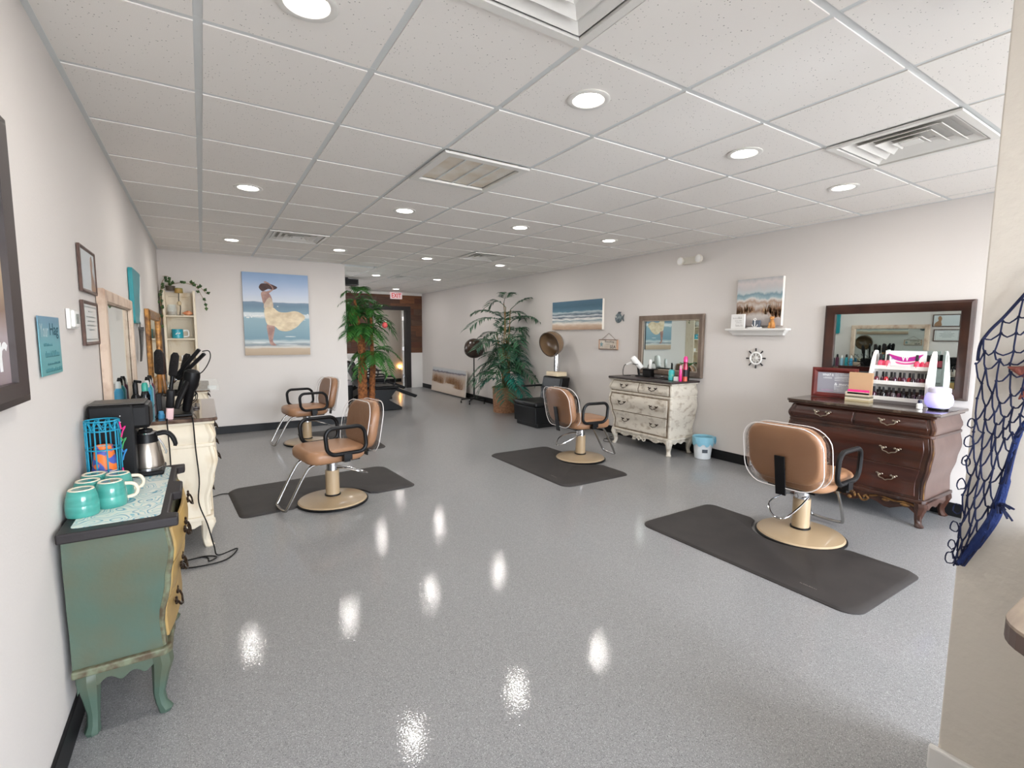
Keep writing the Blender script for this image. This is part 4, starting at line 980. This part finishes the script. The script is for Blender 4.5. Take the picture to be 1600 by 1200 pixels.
def polish(label, group, x, y, z, c, s=1.0, cap=inkD):
    t = thing('nail_polish_bottle', label, 'nail polish', (0,0,0), RR, group)
    p = Matrix.Translation((4.86, 1.69, ZB)) @ Matrix.Rotation(RR, 4, 'Z') @ Vector((x, y, z+.0005)); t.location = p
    MB().lathe([(.011*s,0),(.0135*s,.002),(.0135*s,.024*s),(.010*s,.032*s),(.006*s,.035*s)], 12).build('bottle', c, t)
    MB().lathe([(.0075*s,.035*s),(.007*s,.066*s),(.004,.067*s)], 10).build('cap', cap, t)
pol = lambda n, c: M(n, c, .12, coat=.8)
pinks = [pol('polish_pink_%d' % k, c) for k, c in enumerate([(232,70,104),(226,52,92),(222,92,110)])]
reds = [pol('polish_red_%d' % k, c) for k, c in enumerate([(96,16,36),(170,14,30),(60,14,40),(74,20,52),(36,14,26)])]
darks = [pol('polish_dark_%d' % k, c) for k, c in enumerate([(70,18,44),(40,14,30),(28,20,28),(90,80,86),(20,18,22)])]
for k, x in enumerate((-.155,-.125,-.10,.10,.135,.165)): polish('bright pink nail polish with black cap on rack top tier', 'pink nail polish on the top tier', x, .045 if abs(x) > .11 else .035, .30, pinks[k % 3], 1.6)
for k, x in enumerate((-.165,-.125,-.095,-.065,-.035,-.005,.03,.06,.09,.12,.15,.17)): polish('red or wine nail polish with black cap on rack middle tier', 'wine nail polish on the middle tier', x, .01+.02*(k % 2), .175, reds[(k*3) % 5], 1.25)
for k, x in enumerate((-.165,-.13,-.095,-.06,-.025,.01,.045,.08,.115,.15,.172)): polish('dark nail polish with black cap on rack bottom tier', 'dark nail polish on the bottom tier', x, -.02+.015*(k % 2), .045, darks[(k*2) % 5], 1.3)
df_ = thing('aroma_diffuser', 'white aroma diffuser glowing lavender on mahogany dresser', 'diffuser', (4.74, 1.385, ZB))
MB().lathe([(.058,0),(.062,.004),(.062,.014),(.06,.016)], 32).build('foot', blackP, df_)
MB().lathe([(.062,.015),(.082,.04),(.088,.075),(.08,.11),(.066,.13)], 36).build('bowl', M('lavender_glow', (206,200,240), .4, emit=(150,138,255), es=.32), df_)
MB().lathe([(.066,.128),(.07,.135),(.068,.165),(.05,.172),(.02,.173),(.001,.172)], 36).build('lid', M('diffuser_lid', (222,216,232), .5), df_)
for k in range(3): MB().ball((.02*math.cos(k*2.1), .02*math.sin(k*2.1), .173), .010, .010, .003).build('vent_hole', plain('vent_grey%d' % k, (190,184,200), .5), df_)
ob_ = thing('oil_bottle', 'tiny white oil bottle with navy cap beside diffuser', 'bottle', (4.66, 1.475, ZB))
MB().lathe([(.017,0),(.02,.002),(.02,.035),(.012,.044)], 16).build('bottle', whiteGl, ob_); MB().lathe([(.013,.044),(.013,.066),(.01,.068)], 16).build('cap', plain('navy_cap', (26,26,60), .4), ob_)

# ------------------------------------------------------------------ things on the distressed white dresser
ZW = .901
hd = thing('white_hair_dryer', 'white hair dryer lying in black stand on white dresser', 'hair dryer', (4.86, 4.58, ZW), RR)
MB().lathe([(.03,-.11),(.036,-.1),(.04,-.02),(.042,.05),(.036,.075),(.02,.085)], 20).build('barrel', whiteGl, hd)
b_ = bpy.data.objects[hd.children[0].name]; b_.location = (0,-.02,.19); b_.rotation_euler = (R(25), R(-35), 0)
MB().tube([(-.01,-.03,.205),(-.07,-.04,.175),(-.14,-.05,.15)], [.018,.016,.014], 10).build('handle', whiteGl, hd)
MB().tube([(-.14,-.05,.15),(-.18,-.05,.135),(-.205,-.05,.07),(-.20,-.05,.006),(-.12,-.08,.006),(-.06,-.05,.006)], .005, 6, sub=4).build('cord', blackP, hd)
MB().lathe([(.05,0),(.05,.012),(.016,.018)], 20, (.02,.02,0)).build('stand_base', blackP, hd)
MB().tube([(.02,.02,.012),(.01,.0,.15)], .014, 8).build('stand_post', blackP, hd)
MB().tube([(.0+.046*math.cos(2*PI*k/20), -.02+.046*math.sin(2*PI*k/20), .16) for k in range(20)], .004, 6, loop=True).build('stand_ring', blackP, hd)
th_ = thing('tool_holder', 'black countertop tool holder on white dresser', 'tool holder', (4.90, 4.42, ZW), RR)
bx(-.07, .07, -.035, .035, 0, .10).build('box', blackP, th_, 0, bev=.008)
bx(-.085, .12, -.05, .05, .10, .108).build('ring_plate', blackP, th_, 0, bev=.003)
wt = thing('white_styling_iron', 'white styling iron standing in black tool holder', 'styling iron', (4.90, 4.39, ZW+.109), RR)
MB().lathe([(.016,0),(.02,.03),(.022,.09),(.014,.12)], 14).build('body', whiteGl, wt)
tr = thing('black_tray', 'low black tray on the distressed white dresser top', 'tray', (4.86, 4.12, ZW), RR)
MB().slab(.34, .16, .012, .03, .005).build('tray', M('tray_black', (34,30,34), .2), tr, 0)
for x in (-.06, .05): MB().lathe([(.02,.012),(.024,.022),(.02,.03)], 14, (x,.03,0)).build('dish', chrome, tr)
def bottle(nm, label, loc, r, h, mat, capm, capr=.5, caph=.25, pump=False, group=None, cat='bottle', lab=None):
    t = thing(nm, label, cat, loc, 0, group); sh_ = h*(1-caph)
    MB().lathe([(r*.9,0),(r,.003),(r,sh_*.82),(r*.8,sh_*.93),(r*capr,sh_)], 18).build('body', mat, t)
    MB().lathe([(r*capr,sh_),(r*capr,h*.92),(r*capr*.7,h)], 14).build('cap', capm, t)
    if lab: MB().lathe([(r*1.01,sh_*.25),(r*1.015,sh_*.6)], 18, cap=False).build('label_band', lab, t)
    if pump: MB().tube([(0,0,h*.95),(0,0,h*1.02),(-r*.9,-r*.4,h*1.0)], .005, 6).build('spout', capm, t)
    return t
bottle('pump_bottle', 'turquoise pump bottle with black cap on white dresser', (4.78, 3.945, ZW), .037, .205, M('turquoise_bottle', (64,178,178), .3, coat=.3), blackP, .3, .36, True, lab=M('turq_label', (86,186,176), .5, c2=(190,176,110), sc=30, lo=.6, hi=.7))
bottle('spray_can', 'red spray can with magenta and black cap on white dresser', (4.80, 3.765, ZW), .026, .295, bands('red_orange', [(0,(226,96,60)),(.3,(214,60,60)),(.7,(190,30,70)),(1,(150,20,70))], 3, (1,1,1), .05, r=.25, bump=0), pinkM, .95, .22, lab=plain('black_collar', (36,20,34), .4))
bottle('hair_spray', 'slim pink hair spray bottle on white dresser', (4.76, 3.80, ZW), .018, .19, pinkM, plain('rose_cap', (216,150,176), .4), .8, .25)
bottle('shampoo_bottle', 'dusty rose shampoo bottle on white dresser', (4.85, 3.83, ZW), .026, .20, plain('dusty_rose', (190,138,128), .4), plain('beige_cap', (222,206,180), .4), .8, .25)
bottle('lotion_bottle', 'cream lotion bottle with bronze label on white dresser', (4.88, 3.88, ZW), .025, .20, plain('lotion_cream', (226,210,190), .4), plain('bronze_cap', (150,120,100), .4), .8, .2, lab=plain('bronze_label', (150,96,80), .4))
tag(bx(-.03, .03, -.015, .015, 0, .05).build('white_carton', plain('carton_white', (230,228,224), .5), None, 0, bev=.002, loc=(4.76,3.855,ZW), rz=RR), 'small white carton between bottles on white dresser', 'carton')
tp_ = thing('small_potted_plant', 'small leafy plant in black pot on white dresser', 'plant', (4.92, 3.84, ZW))
MB().lathe([(.03,0),(.04,.16),(.036,.16),(.03,.15)], 16).build('pot', blackP, tp_)
for k in range(7): frond(tp_, leafA, (0,0,.15), k*.9, .07, .09, .5, 4, .05, .02, 'leaf', rnd)

# ------------------------------------------------------------------ things on the sage chest
ZG = .7715
def mug(label, x, y, az):
    t = thing('coffee_mug', label+(' with handle toward the room' if az < 1 else ' with handle hidden'), 'mug', (x, y, ZG), az, 'upturned teal mugs on the green chest')
    MB().lathe([(.047,0),(.049,.003),(.05,.02),(.049,.04),(.0485,.042),(.049,.044),(.046,.07),(.04,.092),(.037,.095)], 28).build('body', tealG, t)
    MB().lathe([(.0375,.0945),(.036,.0975),(.03,.097),(.029,.0945),(.001,.0945)], 28).build('foot_ring', clay, t)
    MB().tube([(.043,0,.078),(.07,0,.072),(.082,0,.05),(.074,0,.028),(.046,0,.022)], .0065, 8, sub=4).build('handle', clay, t)
ml = 'upside down teal glazed mug on blue swirl paper'
for x, y, a in ((-.398,2.29,R(120)),(-.325,2.36,R(10)),(-.398,2.41,R(100)),(-.315,2.475,R(15)),(-.395,2.515,R(110))): mug(ml, x, y, a)
wh_ = thing('wire_cup_holder', 'teal wire cup holder basket in front of coffee maker', 'cup holder', (-.378, 2.655, ZG))
r_ = .058
for k in range(10):
    a = 2*PI*k/10; MB().tube([(r_*math.cos(a), r_*math.sin(a), .002),(r_*math.cos(a), r_*math.sin(a), .29)], .0028, 6).build('wire', tealM, wh_)
for z_ in (.004, .06, .17, .25, .29):
    MB().tube([(r_*math.cos(2*PI*k/28), r_*math.sin(2*PI*k/28), z_) for k in range(28)], .0032, 6, loop=True).build('ring', tealM, wh_)
m = MB()
m.tube([((r_)*math.cos(2*PI*k/60), (r_)*math.sin(2*PI*k/60), .27+.016*math.sin(k*PI/3)) for k in range(60)], .0025, 5, loop=True).build('scroll_wire', tealM, wh_)
rib = [pinkM, plain('ribbon_green', (60,150,90), .6), plain('ribbon_blue', (50,130,190), .6)]
for k, z_ in enumerate((.25,.20,.15,.05)):
    MB().tube([(.06,-.01,z_+.03),(.066,-.02,z_),(.08,-.03,z_+.012),(.07,-.025,z_-.01),(.064,-.02,z_-.035)], .0028, 6, sub=3).build('ribbon', rib[k % 3], wh_)
cupP = M('patterned_cup', (70,90,170), .5, c2=(236,120,50), sc=34, lo=.47, hi=.53, det=0)
cupW = plain('cup_white', (238,234,228), .5)
for k in range(5):
    z_ = ZG+.006+k*.018
    c_ = thing('paper_cup', 'patterned paper cup upside down at top of the stack' if k == 4 else 'white rimmed paper cup nested under the patterned cup', 'paper cup', (-.378, 2.655, z_), 0, 'paper cups stacked in the wire holder')
    MB().lathe([(.0455,0),(.0465,.003),(.045,.008),(.044,.008),(.031,.105),(.029,.105),(.042,.004)], 24, cap=False).build('wall', cupP if k == 4 else cupW, c_)
    if k < 4: MB().lathe([(.0452,.006),(.0445,.0135)], 24, cap=False).build('stripe', plain('cup_stripe%d' % k, [(180,40,50),(40,60,140),(60,70,120),(60,90,160)][k], .5), c_)
    MB().lathe([(.031,.102),(.001,.101)], 24).build('bottom', cupW, c_)
cm = thing('coffee_maker', 'black drip coffee maker on the sage green chest', 'coffee maker', (-.443, 2.85, ZG), LR)
bx(-.095, .095, -.165, 0, .0, .34).build('tower', blackP, cm, 0, bev=.012)
bx(-.094, .094, -.262, -.15, 0, .022).build('base', blackP, cm, 0, bev=.008)
bx(-.090, .090, -.222, -.1, .225, .338).build('brew_head', blackP, cm, 0, bev=.016)
bx(-.085, .085, -.205, -.005, .338, .346).build('lid', M('dark_grey_lid', (70,66,62), .4), cm, 0, bev=.003)
MB().lathe([(.07,.022),(.07,.028),(.064,.029)], 28, (0,-.19,0)).build('warming_plate', chrome, cm)
m = MB()
for k in range(5): m.ball((-.0955,-.115,.29-k*.028), .002, .0025, .0025, 8, 5)
m.build('indicator_lamps', M('lamp_dots', (230,230,230), .3), cm)
cf = thing('coffee_carafe', 'stainless steel carafe with black handle under coffee maker', 'carafe', (-.443+.195, 2.85, ZG+.0295), LR)
MB().lathe([(.062,0),(.066,.004),(.066,.012),(.06,.05),(.05,.11),(.046,.118)], 32).build('flask', steel, cf)
MB().lathe([(.047,.115),(.044,.14),(.04,.158),(.034,.162)], 32).build('neck', blackP, cf)
MB().lathe([(.042,.158),(.043,.164),(.03,.168)], 28).build('rim_ring', chrome, cf)
MB().lathe([(.03,.167),(.026,.178),(.008,.182),(.007,.19),(.003,.192)], 20).build('lid', blackP, cf)
MB().tube([(0,-.035,.15),(0,-.075,.155),(0,-.10,.135),(0,-.112,.10),(0,-.11,.085)], [.012,.012,.011,.010,.008], 10, sub=4).build('handle', blackP, cf)
MB().tube([(0,-.046,.13),(0,-.062,.10),(0,-.075,.06),(0,-.07,.052)], .004, 6).build('handle_strap', chrome, cf)

# ------------------------------------------------------------------ hair tools on the cream dresser
ZC = .886
tt = thing('tool_rack', 'black hair tool rack with round holes on cream dresser', 'tool rack', (-.19, 4.02, ZC), LR)
bx(-.20, .20, -.11, .09, 0, .018).build('base', blackP, tt, 0, bev=.006)
bx(-.19, .19, .05, .08, .018, .16).build('back_plate', blackP, tt, 0, bev=.004)
for k in range(4):
    MB().tube([(-.14+k*.095+.042*math.cos(2*PI*i/20), .0+.042*math.sin(2*PI*i/20), .14) for i in range(20)], .005, 6, loop=True).build('ring', blackP, tt)
def brush(label, loc, tilt, az, bm_, col):
    t = thing('round_brush', label, 'hair brush', loc, az); t.rotation_euler = (tilt, 0, az)
    MB().lathe([(.010,0),(.012,.04),(.011,.09),(.013,.13)], 12).build('handle', col, t)
    MB().lathe([(.014,.13),(.024,.14),(.026,.2),(.024,.27),(.012,.29)], 16).build('bristle_barrel', bm_, t)
bristle = M('bristles', (26,22,22), .9, bump=1, bs=200); woodH = M('amber_handle', (150,96,36), .3, c2=(96,58,20), sc=12)
brB = M('brown_bristles', (62,40,30), .9, bump=1, bs=200)
brush('round hair brush with amber handle and black bristles, tallest', (-.25, 3.88, ZC+.15), R(4), R(20), bristle, woodH)
brush('round hair brush with amber handle and brown bristles', (-.225, 3.98, ZC+.14), R(-5), R(60), brB, woodH)
brush('round hair brush with black handle in tool rack', (-.20, 3.93, ZC+.13), R(-10), R(-60), bristle, blackP)
brush('round hair brush with black handle leaning beyond the rack', (-.16, 4.12, ZC+.12), R(-14), R(-80), bristle, blackP)
bd = thing('black_hair_dryer', 'black hair dryer hanging nozzle down on tool rack', 'hair dryer', (-.115, 3.94, ZC+.02)); bd.rotation_euler = (R(4), R(10), 0)
MB().lathe([(.022,0),(.026,.02),(.03,.14),(.045,.18),(.05,.24),(.046,.27),(.03,.285)], 20).build('barrel', blackP, bd)
MB().tube([(0,0,.23),(-.02,-.03,.2),(-.05,-.09,.08),(-.055,-.10,.03)], [.022,.02,.018,.014], 10).build('handle', blackP, bd)
fi_ = thing('flat_iron', 'black flat iron leaning diagonally above hair dryer', 'flat iron', (-.15, 4.04, ZC+.25)); fi_.rotation_euler = (R(0), R(42), R(-20))
for s in (-1, 1): bx(-.012+s*.011, .010+s*.011, -.014, .014, -.02, .23).build('arm', blackP, fi_, 0, bev=.005).rotation_euler = (0, s*R(2.5), 0)
bx(-.008, .008, -.012, .012, -.10, -.02).build('plate', chrome, fi_, 0, bev=.002)
MB().tube([(0,0,.23),(.03,0,.26),(.07,0,.22),(.09,.0,.12),(.06,0,.02),(.09,0,-.08)], .0035, 6, sub=5).build('cord', blackP, fi_)
cp_ = thing('hair_clipper', 'black hair clipper with pale pink end on the dresser edge', 'hair clipper', (-.20, 3.74, ZC+.004)); cp_.rotation_euler = (R(6), R(5), 0)
MB().slab(.045, .035, .12, .014, .01, (0,0,.07)).build('body', blackP, cp_, 60); MB().slab(.04, .03, .08, .012, .008, (0,0,-.004)).build('grip', plain('pale_pink', (226,190,190), .5), cp_, 60)
def sprayb(label, loc, c):
    t = bottle('spray_bottle', label, loc, .027, .24, c, blackP, .5, .32)
    MB().tube([(0,0,.22),(0,-.0,.245),(.03,-.03,.24)], .009, 8).build('trigger_head', blackP, t)
    MB().lathe([(.0272,.045),(.0274,.10)], 18, cap=False).build('label_band', plain('sil_label', (170,176,176), .4), t)
sprayb('black spray bottle with silver label beside the whitewashed mirror', (-.37, 3.83, ZC), plain('black_gloss', (22,22,24), .2))
bottle('teal_capped_bottle', 'black bottle with teal cap on cream dresser', (-.335, 3.98, ZC), .026, .22, plain('black_gloss2', (24,24,26), .2), M('teal_cap', (60,170,150), .3), .7, .25)
bottle('copper_bottle', 'copper coloured styling bottle on cream dresser', (-.36, 3.73, ZC), .024, .17, plain('copper_can', (150,84,64), .3, metal=.4), blackP, .7, .3)
for k, (y_, c, nm) in enumerate(((4.42,(70,160,200),'light blue'),(4.50,(40,150,160),'teal'),(4.58,(150,190,210),'pale blue'),(4.66,(90,30,60),'burgundy'),(4.73,(40,44,60),'dark navy'))):
    bottle('styling_bottle', nm+' styling product bottle at far end of cream dresser', (-.36, y_, ZC), .028, .2+.02*(k % 2), plain('styling_%d' % k, c, .3), blackP if k % 2 else whiteGl, .6, .25, group='styling bottles on cream dresser')
bottle('blue_jar', 'tiny blue jar on the cream dresser front', (-.245, 3.80, ZC), .018, .05, plain('jar_blue', (70,140,180), .3), plain('jar_lid', (80,150,190), .4), .8, .3, cat='jar')
pbx = thing('comb_tray', 'clear and black comb tray on cream dresser', 'tray', (-.10, 4.30, ZC), LR)
MB().slab(.22, .12, .012, .02, .004).build('tray', M('tray_grey', (70,62,60), .2), pbx, 0)
for k in range(3): bx(-.08, .08, -.04+k*.03, -.028+k*.03, .012, .018).build('comb', blackP, pbx, 0)
random.seed(9)
for k in range(5):
    x, y = -.10+random.uniform(-.05,.05), 4.1+k*.05
    pts = [(x, y, ZC+.24)]+[(x+random.uniform(-.07,.07), y+random.uniform(-.08,.08), ZC+.24-j*.055) for j in range(1, 5)]+[(x+.02, y, ZC+.006)]
    tag(MB().tube(pts, .0032, 6, sub=5).build('power_cord', blackP), 'tangled black power cord among the hair tools', 'cord', 'cords among the hair tools')
def cord(label, pts, r=.0042): return tag(MB().tube(pts, r, 6, sub=6).build('power_cord', blackP), label, 'cord')
cord('long black cord hanging over cream dresser side to floor', [(-.08,3.70,ZC+.01),(-.075,3.672,ZC-.02),(-.07,3.655,.7),(-.06,3.64,.5),(-.07,3.645,.35),(-.03,3.64,.2),(.0,3.60,.06),(.02,3.57,.006),(.13,3.62,.006),(.06,3.47,.006),(-.10,3.45,.006),(-.22,3.5,.006)])
cord('second black cord hanging beside the coffee carafe', [(-.21,3.70,ZC+.01),(-.21,3.675,ZC-.03),(-.205,3.655,.6),(-.22,3.645,.3),(-.2,3.64,.02),(-.05,3.58,.006),(-.03,3.50,.006),(.01,3.55,.006),(-.06,3.59,.007),(-.2,3.57,.006)])
cord('loose black cord on floor under the white dresser', [(4.62,4.72,.006),(4.56,4.85,.006),(4.66,4.95,.006),(4.76,4.88,.006),(4.66,4.82,.01),(4.72,4.98,.006),(4.85,5.0,.006)])
cord('short black cord on floor beside the cream dresser', [(.0,4.9,.006),(.08,4.95,.006),(.16,4.93,.006),(.21,4.99,.006)])

# ------------------------------------------------------------------ corner shelf unit with vine
su = thing('shelf_unit', 'tall narrow distressed cream shelf unit in the partition corner', 'shelf unit', (-.235, PW-.005, 0))
for s in (-1, 1): bx(s*.165-.014, s*.165+.014, -.24, -.0, 0, 1.985).build('side_panel', creamW, su, 0, bev=.004)
bx(-.155, .155, -.016, -.0, 0, 1.97).build('back_panel', creamW, su, 0)
for z_ in (.1, .45, .78, 1.06, 1.36, 1.66): bx(-.152, .152, -.235, -.016, z_-.018, z_).build('shelf', creamW, su, 0, bev=.003)
for z_ in (.2,.9,1.2,1.5,1.8): MB().frame(.28, .25, [(0,.016),(0,.022),(.012,.022),(.018,.016)], (0,0,z_)).build('panel_moulding', creamW, su, 0)
sx, sy = -.235, PW-.12
tmg = thing('teal_mug', 'teal mug with white handle on corner shelf unit', 'mug', (sx-.04, sy, 1.361)); MB().lathe([(.06,0),(.065,.004),(.065,.12),(.06,.12),(.058,.01)], 28).build('body', M('teal_mug', (30,140,160), .3, c2=(50,160,176), sc=6), tmg)
MB().tube([(.06,0,.10),(.115,0,.10),(.12,0,.03),(.06,0,.02)], .011, 8, sub=4).build('handle', whiteGl, tmg); MB().tube([(-.02,-.066,.05),(.0,-.067,.07),(.02,-.065,.06),(.03,-.062,.075)], .005, 6, sub=3).build('white_mark', whiteGl, tmg)
gj = thing('glass_jar', 'clear glass jar with sand on the corner shelf unit', 'jar', (sx-.085, sy, 1.661)); MB().lathe([(.05,0),(.055,.01),(.055,.10),(.045,.14),(.042,.14),(.05,.1),(.05,.012)], 20).build('jar', clearG, gj); MB().lathe([(.048,.013),(.048,.05)], 18).build('sand', M('sand', (150,120,90), .9), gj)
sl = thing('seashell', 'orange seashell lying on the corner shelf unit', 'seashell', (sx+.085, sy-.02, 1.661)); m = MB(); m.lathe([(.002,-.06),(.02,-.03),(.033,0),(.03,.025),(.015,.05),(.002,.06)], 16, (0,0,.033), axis='x'); m.ball((.01,-.012,.05), .02, .015, .015).build('shell', M('orange_shell', (206,124,80), .4, c2=(230,170,130), sc=20), sl)
cs = thing('candle_stand', 'twisted iron candle stand with green candle holder on shelf unit', 'candle holder', (sx+.0, sy, 1.661))
MB().lathe([(.04,0),(.04,.006),(.006,.012)], 18).tube([(0,0,.01),(.01,0,.12),(-.005,0,.2),(0,0,.30)], .005, 8, sub=4).build('stem', blackP, cs)
MB().ball((0,0,.16), .025, .02, .03).build('knob', M('stem_cream', (206,186,150), .6), cs)
MB().lathe([(.045,.295),(.048,.30),(.045,.355),(.04,.36)], 18).build('holder', M('green_amber', (120,130,80), .4, c2=(190,140,70), sc=6, st=(1,1,3)), cs)
wbx = thing('white_box', 'small white box on the lower corner shelf', 'box', (sx+.05, sy-.02, 1.061)); bx(-.06, .06, -.04, .04, 0, .07).build('box', whiteGl, wbx, 0, bev=.004); bx(-.062, .062, -.042, .042, .06, .075).build('lid', whiteP, wbx, 0, bev=.003)
vn = thing('trailing_vine', 'trailing ivy vine draped over top of corner shelf unit', 'vine', (sx, PW-.12, 1.986))
random.seed(4)
vl = M('ivy_leaf', (38,66,36), .5, c2=(70,96,50), sc=20)
MB().lathe([(.045,0),(.055,.06),(.05,.06),(.04,.05)], 16, (-.09,.02,0)).build('pot', M('vine_pot', (80,70,60), .6), vn)
for pts in ([(-.09,0,.07),(.02,-.06,.10),(.12,-.06,.09),(.20,-.06,.05),(.25,-.06,-.05),(.29,-.06,-.15),(.30,-.06,-.22)], [(.12,-.06,.09),(.2,-.1,.09),(.27,-.1,.02),(.31,-.1,-.03)], [(-.09,0,.07),(-.14,-.1,.13),(-.18,-.12,.05),(-.19,-.12,-.12),(-.185,-.13,-.3),(-.185,-.12,-.45)], [(-.09,0,.07),(-.10,-.05,.17),(-.16,-.06,.17)], [(-.09,0,.07),(-.15,-.1,.05),(-.195,-.16,-.1),(-.19,-.15,-.25)]):
    P = smooth([Vector(p) for p in pts], 6); MB().tube(P, .003, 5).build('stem', stalk, vn)
    for k in range(2, len(P), 4):
        p = P[k]; a = random.uniform(0, 2*PI); d_ = Vector((math.cos(a)*.8, -.4, math.sin(a)-.3)).normalized(); w_ = d_.cross(Vector((0,1,.3))).normalized(); L = .06
        MB().add([p, p+d_*L*.35+w_*L*.38, p+d_*L*.4-Vector((0,.008,0)), p+d_*L*.35-w_*L*.38, p+d_*L], [(0,1,2),(0,2,3),(1,4,2),(2,4,3)]).build('leaf', vl, vn, 0)

# ------------------------------------------------------------------ fishing net on the wing wall, counter
def onwall(px, py, d=.02):
    """point on the wing wall face seen at a photo pixel (the net hangs flat on that wall)"""
    r = F_+R2*((px-800)/762.6)-U2*((py-600)/762.6); k = (NWX-d)/r.x
    return Vector((0,0,1.433))+r*k
nt_ = thing('fishing_net', 'navy blue fishing net hung on the near textured wall', 'fishing net', (0,0,0))
Lp = [onwall(*p) for p in ((1640,418),(1600,462),(1570,495),(1545,520),(1531,545),(1527,600),(1524,650),(1520,690),(1512,735),(1502,790),(1496,830),(1490,866),(1494,880))]
Rp = [onwall(*p) for p in ((1700,520),(1690,560),(1680,600),(1660,625),(1630,640),(1604,660),(1592,680),(1583,708),(1573,750),(1563,785),(1552,812),(1525,850),(1502,880))]
Ls, Rs = smooth(Lp, 8), smooth(Rp, 8)
random.seed(12)
NV, NU = 22, 5
def nod(i, j):
    t_ = j/NV*(len(Ls)-1); k = min(len(Ls)-2, int(t_)); a = Ls[k].lerp(Ls[k+1], t_-k); b = Rs[k].lerp(Rs[k+1], t_-k)
    return a.lerp(b, i/NU)
G = {}
for j in range(NV+1):
    for i in range(NU+1):
        u = i+(.5 if j % 2 else 0)
        p = nod(min(u, NU), j); G[i, j] = p+Vector((-random.uniform(0,.022), random.uniform(-.006,.006), random.uniform(-.010,.010)))
m = MB(); kn = MB()
for j in range(NV):
    for i in range(NU+1):
        for q in ((i, j+1), (i+(1 if j % 2 else -1), j+1)):
            if q in G:
                a, b = G[i, j], G[q]; mid = (a+b)/2+Vector((-.006, 0, -.012)); m.tube([a, mid, b], .0023, 5, sub=2)
        kn.ball(G[i, j], .0042, n=6, m=4)
tag(m.build('mesh_cords', navy, nt_), kind='stuff'); tag(kn.build('knots', navy, nt_), kind='stuff')
MB().tube([p+Vector((-.006,0,0)) for p in Ls[:36]], .0042, 7).build('edge_rope', navy, nt_)
MB().tube([p+Vector((-.008,0,0)) for p in Rs[30:]], [.006,.007,.008,.008,.011,.014,.014,.012], 8).build('edge_rope', M('blue_rope', (28,46,98), .85, bump=.6, bs=150), nt_)
for k in range(12):
    p = onwall(1562, 790)+Vector((-.02,0,0)); q = p+Vector((-.012+random.uniform(-.012,.004), -.02+random.uniform(-.02,.02), random.uniform(-.03,.012)))
    MB().tube([p, (p+q)/2+Vector((-.004,0,.010)), q], .0028, 5, sub=3).build('tassel_strand', navy, nt_)
for k in range(8):
    p = nod(0, 11.5+k*1.3); r_ = random.uniform(.007, .012)
    MB().tube([p+Vector((-.008+.004*math.sin(i), r_*.6+r_*math.cos(2*PI*i/12), r_*random.uniform(1.3, 1.9)*math.sin(2*PI*i/12))) for i in range(12)], .0020, 5, loop=True).build('loose_loop', navy, nt_)
so = thing('starfish_ornament', 'reddish brown starfish ornament hung on the fishing net', 'ornament', onwall(1634, 590, .035), RR+PI/2+PI/2)
m = MB(); sp = []
for k in range(20):
    a = PI/2+2*PI*k/20; r_ = (.085, .05, .032, .05)[k % 4]; sp.append((r_*math.cos(a), r_*math.sin(a)))
m.prism(sp, -.008, .008, 'yz').build('body', M('reddish_brown', (140,76,62), .8, c2=(110,60,52), sc=30, bump=.6, bs=90), so, 0, bev=.005)
so.rotation_euler = (0, 0, 0)
ct = thing('reception_counter', 'reception counter with rounded wood look top and cream body', 'counter', (0,0,0))
pl = [(2.0,.245)]
for k in range(9): a = PI/2+PI/2*k/8; pl.append((1.30+.09*math.cos(a), .155+.09*math.sin(a)))
pl += [(1.21,-.9),(2.0,-.9)]
pl[0] = (NWX-.004, .245); pl[-1] = (NWX-.004, -.9)
MB().prism(pl, .862, .896, 'xy').build('top_edge', M('counter_edge', (96,80,72), .4), ct, 0, bev=.002)
MB().prism(pl, .896, .902, 'xy').build('top', M('plank_laminate', (176,158,138), .4, c2=(128,112,100), sc=5, st=(1,7,1), lo=.3, hi=.7), ct, 0)
bx(1.36, NWX-.03, -.9, .13, 0, .862).build('body', M('cream_panel', (216,208,194), .5), ct, 0, bev=.004)
bx(1.35, 1.36, -.9, .10, .02, .80).build('front_panel', M('cream_panel_b', (222,214,202), .5), ct, 0, bev=.003)
